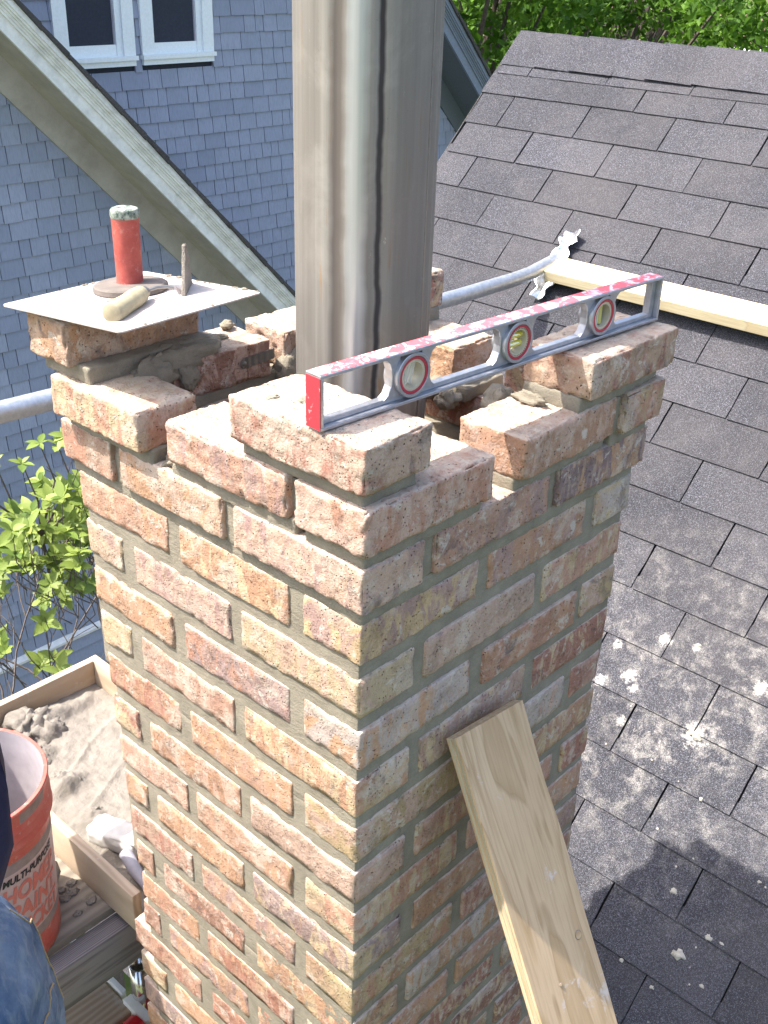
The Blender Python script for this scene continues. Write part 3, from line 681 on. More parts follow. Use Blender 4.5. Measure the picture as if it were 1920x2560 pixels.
# rubbed mortar smear falling over the stretcher behind the hawk
# corrugated wall tie on the dark brick
V = []; F = []
for i in range(25):
    s = i/24.0; x = 8.75+2.4*s; zc = -1.72+0.16*s; w = 0.30 if i > 2 else 0.3*math.sqrt(max(0.08, 1-((2-i)/2.6)**2)); yy = 17.98-0.06*(x-8.7)-0.07-0.035*math.sin(i*1.5)
    V += [(x, yy, zc-w), (x, yy, zc+w)]
for i in range(24): F.append((2*i, 2*i+2, 2*i+3, 2*i+1))
tie = part('wall_tie', V, F, 'dull_steel', chim); tie['label'] = 'corrugated steel wall tie nailed to the dark red brick'
md = tie.modifiers.new('thick', 'SOLIDIFY'); md.thickness = 0.0012
g = MB(); g.lathe((8.98, 17.88, -1.72), (0, -1, 0), (1, 0, 0), [(0.14, -0.05), (0.14, 0.03), (0.08, 0.06)], 14); autosmooth(g.build('nail_head', 'dull_steel', chim))

# ------------------------------------------------------------------ flue pipe
fl = thing('flue_pipe', 'tall rust-streaked stainless steel flue pipe standing in the middle of the chimney', 'flue pipe', (11.25, 11.0, -60))
R = 3.42; rows = [(-60+i*2.0) for i in range(0, 76)]
seg = 120; V = []
for z in rows:
    for j in range(seg):
        a = 2*math.pi*j/seg; ad = (math.degrees(a)+180) % 360-180
        # slightly flattened panels between rolled creases
        r = R
        for a0, w, dpt in ((-159, 6, 0.13), (-125, 2.6, 0.13), (-142.5, 2.3, -0.075), (-134, 5, -0.05), (-92, 3, 0.04), (-60, 4, 0.1), (-205+360, 4, 0.05), (100, 6, .1)):
            dlt = (ad-a0+180) % 360-180; r -= dpt*math.exp(-(dlt/w)**2)
        r += 0.07*math.cos(math.radians((ad+148)*4.0))+0.03*float(mnoise.noise(Vector((a*0.8, z*0.04, 3.0))))
        V.append((11.25+r*math.cos(a), 11.0+r*math.sin(a), z))
F = [(i*seg+j, i*seg+(j+1) % seg, (i+1)*seg+(j+1) % seg, (i+1)*seg+j) for i in range(len(rows)-1) for j in range(seg)]
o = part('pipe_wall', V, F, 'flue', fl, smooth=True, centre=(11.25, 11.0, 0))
md = o.modifiers.new('thick', 'SOLIDIFY'); md.thickness = 0.0008
g = MB(); aa = math.radians(-77); sx_, sy_ = 11.25+3.40*math.cos(aa), 11.0+3.40*math.sin(aa)
g.obox((sx_, sy_, 15), ((-math.sin(aa), math.cos(aa), 0), (math.cos(aa), math.sin(aa), 0), (0, 0, 1)), (0.06, 0.045, 75)); g.build('lock_seam', 'dull_steel', fl)

# ------------------------------------------------------------------ spirit level
P0 = np.array([-0.78, 1.68, 2.16]); P1 = np.array([22.35, 0.12, 2.16])
ld = P1-P0; LL = np.linalg.norm(ld); ex = ld/LL; ey = np.array([-ex[1], ex[0], 0]); ez = np.array([0, 0, 1.0])
H = 2.34; TW = 0.92
lv = thing('spirit_level', 'aluminium spirit level with worn red top lying across the two highest brick corners', 'spirit level', tuple(P0))
def lp(s, t, z): return P0+ex*s+ey*t+ez*z
def lbox(g, s0, s1, t0, t1, z0, z1): g.obox(lp((s0+s1)/2, (t0+t1)/2, (z0+z1)/2), (ex, ey, ez), ((s1-s0)/2, (t1-t0)/2, (z1-z0)/2))
g = MB()
lbox(g, 0, LL, 0, TW, H-0.16, H-0.012); lbox(g, 0, LL, 0, TW, 0, 0.15)
lbox(g, 0.2, LL-0.2, 0.28, TW-0.28, 0.15, 0.38); lbox(g, 0.2, LL-0.2, 0.28, TW-0.28, H-0.30, H-0.16)
lbox(g, 0.02, 0.17, 0, TW, 0.15, H-0.16); lbox(g, LL-0.17, LL-0.02, 0, TW, 0.15, H-0.16)
lbox(g, 0.17, 0.40, 0.28, TW-0.28, 0.38, H-0.30); lbox(g, LL-0.55, LL-0.17, 0.28, TW-0.28, 0.38, H-0.30)
rs = [0.222*LL, 0.513*LL, 0.789*LL]
for s in rs:
    for sg in (-1, 1):   # curved webs left and right of every vial housing
        poly = [(sg*0.62, 0.32), (sg*1.55, 0.32), (sg*1.28, 0.52), (sg*1.12, 0.85), (sg*1.08, H/2), (sg*1.12, H-0.75), (sg*1.24, H-0.45), (sg*1.5, H-0.25), (sg*0.62, H-0.25)]
        if sg < 0: poly = poly[::-1]
        g.prism([lp(s+a, 0.24, b) for a, b in poly], ey*(TW-0.48))
fr = g.build('frame', 'cast_alloy', lv)
md = fr.modifiers.new('bev', 'BEVEL'); md.width = 0.0007; md.segments = 2; md.limit_method = 'ANGLE'
g = MB(); lbox(g, 0.05, LL-0.05, 0.05, TW-0.05, H-0.012, H+0.004); g.build('painted_top', 'level_top', lv)
g = MB(); lbox(g, -0.02, 0.012, 0.03, TW-0.03, 0.05, H-0.12); g.build('end_face', 'red_end', lv)
for i, s in enumerate(rs):
    g = MB(); o_ = lp(s, 0, H/2)
    g.lathe(o_, ey, ex, [(0.96, 0.03), (0.99, 0.06), (0.99, TW-0.06), (0.96, TW-0.03), (0.84, TW-0.03), (0.82, TW-0.08), (0.82, 0.08), (0.84, 0.03)], 48, close=True)
    hs = autosmooth(g.build('vial_housing', 'cast_alloy', lv))
    g = MB(); g.lathe(o_, ey, ex, [(0.815, 0.05), (0.815, 0.13), (0.70, 0.13), (0.70, 0.05)], 48, close=True); autosmooth(g.build('red_ring', 'ring_red', hs))
    g = MB(); g.lathe(o_, ey, ex, [(0.70, 0.10), (0.70, 0.8), (0.55, 0.8), (0.57, 0.10)], 48, close=True); autosmooth(g.build('cream_ring', 'ring_cream', hs))
    if i == 1:
        for zz in (-0.2, 0.22):
            g = MB(); c0 = lp(s, 0.45, H/2+zz); g.tube([c0-ex*0.52, c0+ex*0.52], 0.15, 16); autosmooth(g.build('vial', 'vial', hs))
        g = MB()
        for q in range(36):
            a = 2*math.pi*q/36; c0 = o_+ey*0.095+0.64*(math.cos(a)*ex+math.sin(a)*ez); g.obox(c0, (math.cos(a)*ex+math.sin(a)*ez, -math.sin(a)*ex+math.cos(a)*ez, ey), (0.028, 0.012, 0.006))
        g.build('dial_marks', 'black_print', hs)
    else:
        for zz in (-0.12, 0.14):
            d_ = (ez*0.9+ex*0.25) if i == 0 else ez; g = MB(); c0 = lp(s, 0.45, H/2)+ex*(zz*1.1)
            g.tube([c0-d_*0.5, c0+d_*0.5], 0.14, 16); autosmooth(g.build('vial', 'lens' if (zz < 0 or i == 0) else 'vial_pale', hs))
    g = MB(); g.lathe(o_, ey, ex, [(0.60, 0.62), (0.60, 0.66)], 40); g.build('lens_back', 'lens' if i != 2 else 'dull_steel', hs)

# ------------------------------------------------------------------ hawk (upside down) and trowel
hk = thing('mortar_hawk', 'square metal hawk lying upside down on the left brick, red handle pointing up', 'hawk', (3.3, 19.8, 2.5))
hc = [np.array(q) for q in ([-1.768, 24.08, 2.331], [-0.959, 14.73, 2.975], [8.413, 15.534, 2.869], [7.604, 24.884, 2.225])]
hcen = sum(hc)/4; hu = (hc[2]-hc[1]); hs_ = np.linalg.norm(hu); hu /= hs_; hv = (hc[0]-hc[1]); hv /= np.linalg.norm(hv); hn = np.cross(hu, hv)
g = MB(); poly = []
for cx_, cy_, a0 in ((-1, -1, 180), (1, -1, 270), (1, 1, 0), (-1, 1, 90)):
    for q in range(6):
        a = math.radians(a0+q*18); poly.append(hcen+hu*(cx_*(hs_/2-0.35)+0.35*math.cos(a))+hv*(cy_*(hs_/2-0.35)+0.35*math.sin(a))+hn*0.05)
g.prism(poly, hn*0.075); g.build('plate', 'hawk', hk)
def hp(x, y):  # point on plate top
    t = ((hcen-np.array([x, y, 0]))@hn)/hn[2]; return np.array([x, y, t])+hn*0.125
dc = hp(4.35, 21.45)
g = MB(); g.lathe(dc, hn, (1, 0, 0), [(1.9, 0.0), (1.98, 0.06), (1.96, 0.3), (1.86, 0.37)], 48); autosmooth(g.build('pad', 'hawk_pad', hk))
hb = hp(4.55, 21.75)+hn*0.36
g = MB(); g.lathe(hb, (0, 0, 1), (1, 0, 0), [(0.74, 0), (0.70, 0.1), (0.70, 1.2), (0.72, 3.4)], 32); hd = autosmooth(g.build('handle', 'rubber', hk))
g = MB(); g.lathe(hb+[0, 0, 3.4], (0, 0, 1), (1, 0, 0), [(0.73, 0), (0.76, 0.08), (0.76, 0.34), (0.70, 0.46), (0.55, 0.51)], 32); autosmooth(g.build('handle_cap', 'cap', hk))
# crumbs along the rim
for i in range(22):
    s = random.betavariate(1.2, 2.6); e = random.choice([2, 2, 3, 1]); a_, b_ = hc[e], hc[(e+1) % 4]
    q = a_+(b_-a_)*s; q = q+(hcen-q)*0.03; lump(q[0], q[1], q[2]+0.15, random.choice([0.03, 0.035, 0.045, 0.06, 0.1]), 300+i, (1.6, 1.4, .7), 'mortar', hk, 'mortar_crumb')
tw = thing('pointing_trowel', 'small mortar-caked trowel with wooden handle lying on the upturned hawk', 'trowel', tuple(hp(2.5, 19)))
a = np.array([0.0, 16.8, 3.30]); b = np.array([3.15, 18.75, 3.24]); ax = (b-a)/np.linalg.norm(b-a)
g = MB(); Lh = np.linalg.norm(b-a)
g.lathe(a, ax, (0, 0, 1), [(0.34, -0.08), (0.48, 0.0), (0.53, 0.15), (0.52, 0.8), (0.47, Lh*0.5), (0.49, Lh*0.75), (0.42, Lh*0.97), (0.33, Lh)], 28); autosmooth(g.build('handle', 'trowel_grip', tw))
g = MB(); g.lathe(b, ax, (0, 0, 1), [(0.31, -0.02), (0.31, 0.32), (0.16, 0.45), (0.1, 0.6)], 24); autosmooth(g.build('ferrule', 'dull_steel', tw))
c1_ = b+ax*0.6; c2_ = hp(4.75, 18.75)+[0, 0, .50]; c3_ = hp(5.0, 18.55)+[0, 0, .42]
g = MB(); g.tube([c1_, (c1_+c2_)/2+[0, 0, .06], c2_, c3_], [0.1, 0.09, 0.09, 0.1], 10); autosmooth(g.build('tang', 'dull_steel', tw))
bb0 = hp(5.25, 18.1); bb1 = hp(7.35, 20.2)
nrm = np.cross(bb1-bb0, [0, 0, 1.0]); nrm /= np.linalg.norm(nrm)
P, F = noisy_box(3.0, 0.2, 2.45, 0.12, 0.05, 0.08, 77, 0.05)
s_ = (P[:, 2]+1.1)/2.2; P[:, 0] = (P[:, 0]+1.5)*(1-0.85*s_)+s_*1.0
e1 = (bb1-bb0)/np.linalg.norm(bb1-bb0); W_ = np.array([bb0+e1*p[0]+nrm*p[1]+np.array([0, 0, 1.])*(p[2]+1.2) for p in P])
bl = part('blade', W_, F, 'tray_mortar', tw, smooth=True); bl['label'] = 'thin trowel blade crusted with dried mortar'
g = MB(); g.prism([c3_+[0, 0, .12], bb0+[0.35, .3, 0.02], c3_+[0.1, -.2, -.35]], nrm*0.05); g.build('blade_heel', 'hawk', tw)
cr = hp(2.0, 20.2)
g = MB(); g.tube([cr, cr+[1.6, -0.95, 0.02]], [0.17, 0.05], 10); tag(autosmooth(g.build('steel_jointer', 'pale_plank')), 'thin pale strip of a jointing tool poking out beside the hawk pad', 'jointer')

# ------------------------------------------------------------------ pole, beam and bracket on the roof
g = MB(); g.tube([(-70, 44.2, -11.4), (7, 44.1, -12.1), (60, 44, -13.85), (70, 44, -13.85), (73.5, 44, -13.75), (77.0, 44, -13.2), (78.8, 44, -12.75)], [0.86, 0.84, 0.82, 0.82, 0.82, 0.78, 0.6], 20)
pl = thing('metal_pole', 'galvanised steel pole passing behind the chimney to the end of the pale beam', 'pole', (7, 44, -12.1)); autosmooth(g.build('tube', 'galvanized', pl))
# crumpled sheet bracket running down the slope
V = []; F = []; nS, nW_ = 40, 10
for i in range(nS+1):
    s = i/nS; base_ = np.array([82.3, 44.0, -10.6])*(1-s)+np.array([75.3, 43.6, -17.25])*s
    half = 1.05+0.32*math.sin(s*19)+0.18*math.sin(s*41+1)-(0.55 if 0.42 < s < 0.56 else 0)
    for j in range(nW_+1):
        t = j/nW_*2-1; n_ = 0.95-0.62*(1-abs(t))+0.1*math.sin(s*23+t*3)+(0.5 if s < 0.12 else 0)*t
        V.append(base_+RU*(t*half)+RN*n_)
for i in range(nS):
    for j in range(nW_): F.append((i*(nW_+1)+j, i*(nW_+1)+j+1, (i+1)*(nW_+1)+j+1, (i+1)*(nW_+1)+j))
bk = part('roof_bracket', V, F, 'bright_sheet', smooth=True); md = bk.modifiers.new('thick', 'SOLIDIFY'); md.thickness = 0.0015
tag(bk, 'bright crumpled sheet metal bracket on the roof where pole and beam meet', 'bracket')
N_ = np.array([75.15, 0, -13.44]); ca, sa = math.cos(math.radians(17)), math.sin(math.radians(17))
cen = N_+np.array([ca, 0, sa])*1.75+np.array([sa, 0, -ca])*0.68
bm = link('timber_beam', mesh_data('timber_beam', *bevbox(120, 3.5, 1.36), 'new_pine'), (cen[0], 43.2-60, cen[2]))
bv = bm.modifiers.new('b', 'BEVEL'); bv.width = 0.0025; bv.segments = 2
bm.rotation_euler = Matrix(((0, ca, -sa), (-1, 0, 0), (0, sa, ca))).to_euler()
tag(bm, 'pale new softwood beam lying across the grey shingle roof behind the level', 'beam')
g = MB()
for yy in (36, 30.5, 14, 9.8, 1): 
    q = N_+np.array([ca, 0, sa])*(1.2+0.5*math.sin(yy)); g.lathe((q[0], yy, q[2]), (-sa, 0, ca), (0, 1, 0), [(0.1, -0.05), (0.1, 0.015)], 10)
k_ = g.build('nail_heads', 'dull_steel', None); k_.parent = bm; k_.matrix_parent_inverse = Matrix.Identity(4)
bpy.context.view_layer.update(); k_.matrix_world = Matrix.Translation(Vector(k_['_w'])); k_['kind'] = 'stuff'

# leaning plywood strip
KN = ((12.68, 4.36, .25), (14.17, 2.06, .11))
bd = thing('plywood_strip', 'long plywood strip leaning against the shaded right face of the chimney', 'board', (8.7, -1.2, -15.8))
a_ = np.array([-0.09, -0.507, -0.857]); a_ /= np.linalg.norm(a_); w_ = np.array([0.996, -0.028, -0.087]); w_ -= a_*(w_@a_); w_ /= np.linalg.norm(w_); n_ = np.cross(w_, a_)
if n_[1] > 0: n_ = -n_
T0 = np.array([6.0, -1.0, -15.55]); Lb = 56.0
Rb = Matrix((tuple(a_), tuple(w_), tuple(np.cross(a_, w_)))).transposed()
lay = [('plywood_face', 0.16), ('handle_wood', 0.14), ('plywood_face', 0.16), ('handle_wood', 0.14), ('plywood_face', 0.14)]
off = 0.0
for i, (mt, th) in enumerate(lay):
    c0 = T0+a_*Lb/2+w_*2.69-n_*(off+th/2)
    P, F = noisy_box(Lb, 5.38+0.05*(i % 2), th, 0.9, 0.03, 0.015, 900+i, 0.0)
    P[:, 1] += np.where(P[:, 1] > 2.5, 0.10*vnoise(np.c_[P[:, 0]*0.25, np.full(len(P), i*.3), np.zeros(len(P))]), 0)
    o = link('ply', mesh_data('ply', P, F, mt, False), tuple(c0), bd, Rb.to_euler()); off += th
for (s, t, r) in KN:
    q = T0+a_*s+w_*t+n_*0.012
    g = MB(); g.lathe(q, n_, tuple(a_), [(r, 0), (r, 0.02)], 20); g.build('knot', 'weathered_timber', bd)
    g = MB(); g.lathe(q, n_, tuple(a_), [(r*.86, 0.02), (r*.86, 0.035)], 20); g.build('knot_plug', 'plywood_face', bd)

# ------------------------------------------------------------------ neighbour house
nh = thing('blue_shingled_house', 'house clad in blue-grey cedar shingles with white windows and sloping white trim', 'house', (180, 260, gz))
def wall_poly_ok(y): pass
Y1, Y2 = 248.0, 267.0
g = MB(); g.box((-40, Y1+0.9, gz), (300, Y1+9, 0)); lw0 = None
# lower gable wall backing (under its rake), upper wall backing
g = MB(); g.prism([(-60, Y1+0.7, gz), (250, Y1+0.7, gz), (250, Y1+0.7, -145), (60, Y1+0.7, 45), (-60, Y1+0.7, -75)], (0, 14, 0)); lower = g.build('front_wall', 'cedar_gap', nh)
g = MB(); g.prism([(-40, Y2+0.7, gz), (520, Y2+0.7, gz), (520, Y2+0.7, -226), (180, Y2+0.7, 114), (-40, Y2+0.7, -106)], (0, 14, 0)); upper = g.build('gable_wall', 'cedar_gap', nh)
CamV = CAM
def proj_px(p):
    q = np.asarray(p)-CAM; zz = q@fw
    return 384+2686.6*0.4*(q@rt)/zz, 512+2686.6*0.4*(q@dn)/zz
def shake(x0, x1, zbot, y, seed):
    # tapered cedar shingle: thick butt, thin head tucked under the course above
    bt = 0.6+random.uniform(-.12, .16); zt = zbot+5.35; zb_ = zbot+random.choice([-.12, -.05, 0, 0, .04, .1])
    return [(x0, y-bt, zb_), (x1, y-bt, zb_+random.uniform(-.05, .05)), (x1, y-0.06, zt), (x0, y-0.06, zt), (x0, y+0.5, zb_), (x1, y+0.5, zb_)], [(0, 1, 2, 3), (4, 5, 1, 0), (0, 3, 4), (1, 5, 2)]
WINS = [(150.8, 177.9), (180.4, 207.8)]
cands = []
def courses(wall, y, z_ref, zlo, zhi, xr, inside):
    kz = math.floor((zlo-z_ref)/5.0); z = z_ref+kz*5.0
    while z < zhi:
        x = xr[0]+random.uniform(0, 3)
        while x < xr[1]:
            w = random.choice([3.4, 4.2, 5.0, 5.6, 6.4, 7.2, 8.4, 4.8, 6.0, 10.0]); x0, x1 = x+0.12, x+w-0.12
            for (a0, a1) in inside(x0, x1, z): 
                v_, f_ = shake(a0, a1, z, y, 0)
                px = [proj_px(p) for p in (v_[0], v_[1], v_[2])]; cx_, cy_ = np.mean(px, 0)
                vis = (-15 < cx_ < 783 and -15 < cy_ < 1040)
                ar = abs(px[1][0]-px[0][0])*abs(px[2][1]-px[1][1])
                hid = (285 < cx_ < 450 and cy_ < 400) or (cx_ > 150 and cy_ > 345) or (cx_ > 90 and cy_ > 480)
                cands.append((-(ar if vis and not hid else 0), wall, v_, f_))
            x += w
        z += 5.0
def in_lower(x0, x1, z):
    lim = min(104.0-z-0.0, 250)
    if x0 > lim: return []
    return [(x0, min(x1, lim+3))]
def in_upper(x0, x1, z):
    if x0 > 290-z: return []
    out = [(x0, x1)]
    for a, b in WINS:
        if z+5.3 > -15.0:
            n_ = []
            for p, q in out:
                if q <= a or p >= b: n_.append((p, q))
                else:
                    if p < a: n_.append((p, a))
                    if q > b: n_.append((b, q))
            out = n_
    return out
courses('l', Y1+0.2, -30.2, -184.8, 40, (40, 250), in_lower)
courses('u', Y2+0.2, -1.8, -115, 60, (90, 345), in_upper)
cands.sort(key=lambda c_: c_[0])
par = {'l': lower, 'u': upper}; rest = {'l': MB(), 'u': MB()}
for i, (ar, w, v_, f_) in enumerate(cands):
    if i < 298 and ar < 0: part('shingle', v_, f_, 'cedar', par[w])
    else: rest[w].add(v_, f_)
for w in 'lu': tag(rest[w].build('shingle_field', 'cedar', par[w]), kind='stuff')
# base ledge and clapboards under the shingles
g = MB(); g.prism([(30, Y1-1.6, -187.6), (30, Y1-1.8, -186.6), (30, Y1+0.2, -184.7), (30, Y1+0.2, -187.6)], (220, 0, 0)); g.build('water_table', 'trim', nh)
for i in range(10):
    z = -192.5-i*5.0
    g = MB(); g.prism([(30, Y1-0.9, z), (30, Y1-0.25, z+5.2), (30, Y1+0.4, z+5.2), (30, Y1+0.4, z)], (220, 0, 0)); g.build('clapboard', 'cedar', nh)
# rakes
def rake(zx, yf, yw, x0, x1, mt, ms):
    """45 degree rake falling to +x. zx: z+x of the soffit, yf fascia front, yw wall"""
    def seg_(g, ya, yb, s0, s1): # s = z+x range
        g.prism([(x0, ya, s0-x0), (x1, ya, s0-x1), (x1, ya, s1-x1), (x0, ya, s1-x0)], (0, yb-ya, 0))
    g = MB(); seg_(g, yw-1.0, yw+0.6, zx-10.0, zx-0.03); g.build('frieze_board', ms, nh)
    g = MB(); seg_(g, yf+0.8, yw-0.95, zx, zx+0.8); g.build('soffit', ms, nh)
    g = MB(); seg_(g, yf-0.1, yf+0.85, zx-0.9, zx+3.6); g.build('fascia', mt, nh)
    g = MB()
    for (a0, a1, p_) in ((3.2, 4.1, 0.7), (4.1, 4.9, 1.0), (4.9, 5.6, 1.5), (5.6, 6.4, 2.1), (6.4, 8.4, 2.5)): seg_(g, yf-p_, yf+0.8, zx+a0, zx+a1)
    g.build('crown_moulding', mt, nh)
    for i in range(int((x1-x0)/7)+1):
        xa = x0+i*7; 
        if xa > x1-2: break
        g = MB(); ya = yf-3.4+random.uniform(-.25, .25); s0, s1 = zx+8.4, zx+9.6+random.uniform(0, .3); xb = min(xa+7.4, x1)
        g.prism([(xa, ya, s0-xa), (xb, ya, s0-xb-0.35), (xb, ya, s1-xb+0.1), (xa, ya, s1-xa-0.2)], (0, yw+30-ya, 0)); g.build('edge_shingle', 'roof_edge', nh)
rake(115.0, 231.0, Y1, 61.0, 236.0, 'trim', 'soffit')
rake(295.0, 250.0, Y2, 180.0, 520.0, 'shaded_trim', 'shaded_soffit')
g = MB(); g.prism([(60, 236, 66), (60, 236, 61), (-66, 236, -65), (-66, 236, -60)], (0, 120, 0)); g.build('roof', 'roof_edge', nh)
g = MB(); g.prism([(180, 252, 127), (180, 252, 121), (-60, 252, -119), (-60, 252, -113)], (0, 250, 0)); g.build('roof', 'roof_edge', nh)
# windows
for wi, (xa, xb) in enumerate(WINS):
    zt = 38.0; zs = -13.2
    g = MB(); y0, y1 = Y2-1.0, Y2+1.0
    g.box((xa, y0, zs+1.12), (xa+4.1, y1, zt)); g.box((xb-4.1, y0, zs+1.12), (xb, y1, zt)); g.box((xa+4.1, y0, zt-4.5), (xb-4.1, y1, zt))
    win = g.build('window', 'window_white', nh)
    g = MB(); i0, i1 = xa+4.1, xb-4.1; ya = Y2-0.35
    g.box((i0, ya, zs), (i1, Y2+2, zs+1.3)); g.box((i0, ya+.2, zs+1.3), (i0+1.0, Y2+2, zt-4.5)); g.box((i1-1.9, ya+.2, zs+1.3), (i1, Y2+2, zt-4.5)); g.box((i0+1.0, ya+.5, zs+1.3), (i1-1.9, Y2+2, zs+4.3))
    g.box((i0+1.0, ya+.5, zt-8), (i1-1.9, Y2+2, zt-4.5))
    g.build('frame', 'window_white', win)
    g = MB(); g.box((xa-0.3, Y2-1.9, zs-0.1), (xb+0.3, Y2+1, zs+1.1)); g.box((xa+.1, Y2-1.2, zs-1.7), (xb-.2, Y2+.8, zs-0.12)); g.build('sill', 'window_white', win)
    g = MB(); g.box((i0+1.0, Y2+0.9, zs+4.3), (i1-1.9, Y2+1.1, zt-8)); g.build('pane', 'glass', win)
    g = MB(); g.box((i1-2.4, Y2+0.62, zs+4.3), (i1-1.9, Y2+.9, zt-8)); g.build('screen_edge', 'grey_plastic', win)

# ------------------------------------------------------------------ staging, mortar tray, bucket
zp = -45.45
pf = thing('work_platform', 'plywood work platform on a weathered grey timber, left of the chimney', 'platform', (-10, 35, zp-4))
nbox('deck_board', 'dusty_deck', (-22, 40.2, zp-0.4), (78, 26.8, 0.75), 3, 0.05, 0.03, 11, (0, 0, 0), pf)
nbox('edge_timber', 'weathered_timber', (-22, 26.0, zp-2.9), (78, 1.7, 4.2), 1.5, 0.12, 0.05, 12, (0, 0, 0), pf)
nbox('ledger', 'weathered_timber', (-22, 50.6, zp-2.9), (78, 1.7, 4.2), 3, 0.12, 0.05, 13, (0, 0, 0), pf)
tr = thing('mortar_tray', 'shallow wooden mortar box left of the chimney, caked with wet mortar', 'tray', (9.3, 37, zp))
nbox('side_board', 'tray_wood', (1.95, 37.2, zp+1.8), (27.2, 0.75, 3.5), 1, 0.05, 0.02, 21, (0, 0, math.pi/2), tr)
nbox('side_board', 'tray_wood', (16.3, 37.2, zp+1.8), (27.2, 0.75, 3.5), 1, 0.05, 0.02, 22, (0, 0, math.pi/2), tr)
nbox('end_board', 'tray_wood', (9.13, 50.4, zp+1.8), (13.55, 0.75, 3.5), 1, 0.05, 0.02, 23, (0, 0, 0), tr)
nbox('bottom', 'tray_wood', (9.13, 36.8, zp+0.24), (13.5, 26.2, 0.4), 2, 0.05, 0.02, 24, (0, 0, 0), tr)
nx, ny = 90, 170; V = []; F = []
xs = np.linspace(2.4, 15.9, nx); ys = np.linspace(24.0, 50.0, ny); GX, GY = np.meshgrid(xs, ys, indexing='ij')
P = np.stack([GX.ravel(), GY.ravel(), np.zeros(GX.size)], 1)
hgt = 0.55+0.28*fbm(P*0.22, 3)+0.07*fbm(P*1.4+9, 3)+0.035*vnoise(P*5)
rx, ry = P[:, 0], P[:, 1]
for (cx_, cy_, aw, ah, hh) in ((8.0, 47.6, 2.3, 1.7, 1.7), (6.3, 44.2, 1.3, 1.2, .9), (5.8, 39.6, 1.7, 1.2, 1.2), (11, 48.4, 3.5, 1.0, .9), (5.2, 34.6, 1.1, .8, .7)):
    d = ((rx-cx_)/aw)**2+((ry-cy_)/ah)**2; hgt += 0.7*hh*np.exp(-d**1.5)*(1+0.45*fbm(P*1.1+cx_, 4))
ph = (ry-0.35*rx+0.8*np.sin(rx*0.35)); hgt += 0.16*np.clip(1-np.abs(((ph+0.4) % 4.3)-0.5)*2.4, 0, 1)*(ry < 46)
P[:, 2] = zp+0.4+np.maximum(hgt, 0.06)
P[:, 0] += 0.06*vnoise(P*3+4); 
F = [(i*ny+j, (i+1)*ny+j, (i+1)*ny+j+1, i*ny+j+1) for i in range(nx-1) for j in range(ny-1)]
o = part('wet_mortar', P, F, 'tray_mortar', tr, smooth=True); o['kind'] = 'stuff'
for i, (lx, ly, lz, lr_) in enumerate(((7.6, 48.2, 1.5, 1.5), (8.6, 46.9, 1.3, 1.3), (6.2, 47.0, 1.3, 1.1), (6.4, 44.2, 1.1, .95), (5.6, 40.2, 1.0, .9), (6.5, 39.4, .9, .7), (5.9, 35.2, .8, .7), (10.5, 48.6, 1.0, .8))):
    lump(lx, ly, zp+lz, lr_, 450+i, (1.15, 1, .8), 'tray_mortar', tr, 'mortar_lump', 0.55)
for i in range(10): lump(random.uniform(-2, 1.2), random.uniform(27.8, 33), zp+0.03, random.uniform(.15, .4), 400+i, (1.4, 1.2, .35), 'tray_mortar', pf, 'mortar_crumb')
# white block and grey grip lying in the tray
fb = nbox('foam_block', 'foam_white', (5.4, 31.0, zp+1.7), (5.4, 2.4, 1.7), 0.25, 0.55, 0.12, 61, (0, 0.1, math.radians(105)), None, 0.25)
tag(fb, 'white rounded block smeared with mortar lying in the mortar box by the chimney', 'block')
g = MB(); g.tube([(4.6, 28.9, zp+1.9), (4.2, 27.2, zp+1.7), (3.9, 25.0, zp+1.3)], [0.55, 0.5, 0.3], 14)
tag(autosmooth(g.build('rubber_grip', 'grey_plastic')), 'small grey-mauve grip lying between the white block and the brick chimney', 'grip')

# bucket
bc = np.array([-5.7, 31.0, zp+0.02]); bkt = thing('paint_bucket', 'orange-red plastic bucket with a printed label standing on the work platform', 'bucket', tuple(bc))
def br(z): return 4.8+(5.35-4.8)*z/14.4
BM = ['bucket_orange', 'bucket_grime', 'bucket_label', 'bucket_inside']
seg = 96; zs_ = [0, 0.15, 1.2, 2.4, 2.9, 3.3, 6.5, 9.6, 10.0, 10.5, 11.0, 11.4, 11.5, 11.65, 12.1, 12.25, 12.7, 12.85, 13.3, 13.5, 13.6, 14.2, 14.4, 14.5]
bump_ = {11.5: .22, 11.65: .26, 12.1: .0, 12.25: .2, 12.7: .03, 12.85: .18, 13.3: 0.02, 14.2: .08, 14.4: .16, 14.5: .1}
V = []; F = []; fm = []
for z in zs_:
    for j in range(seg):
        a = 2*math.pi*j/seg; r = br(z)+bump_.get(z, 0)-(0.15 if z == 0 else 0); V.append((bc[0]+r*math.cos(a), bc[1]+r*math.sin(a), bc[2]+z))
inner = [14.5, 14.3, 10, 5, 0.6]
for z in inner:
    for j in range(seg):
        a = 2*math.pi*j/seg; r = br(z)-0.14; V.append((bc[0]+r*math.cos(a), bc[1]+r*math.sin(a), bc[2]+z))
nr = len(zs_)+len(inner); az0 = math.radians(-73)  # label faces the photographer
for i in range(nr-1):
    for j in range(seg):
        F.append((i*seg+j, i*seg+(j+1) % seg, (i+1)*seg+(j+1) % seg, (i+1)*seg+j))
        z = zs_[i] if i < len(zs_) else 0
        ang_ = (2*math.pi*(j+.5)/seg-az0+math.pi) % (2*math.pi)-math.pi
        if i >= len(zs_): mi = 3
        elif i == len(zs_)-1: mi = 0
        elif 2.4 <= z < 3.3 or 9.6 <= z < 10.5: mi = 1
        elif 3.3 <= z < 9.6: mi = 2 if abs(ang_) < 1.02 else 1
        elif 13.3 <= z < 14.2: mi = 1 if math.sin(j*0.5) > -0.4 else 0
        else: mi = 0
        fm.append(mi)
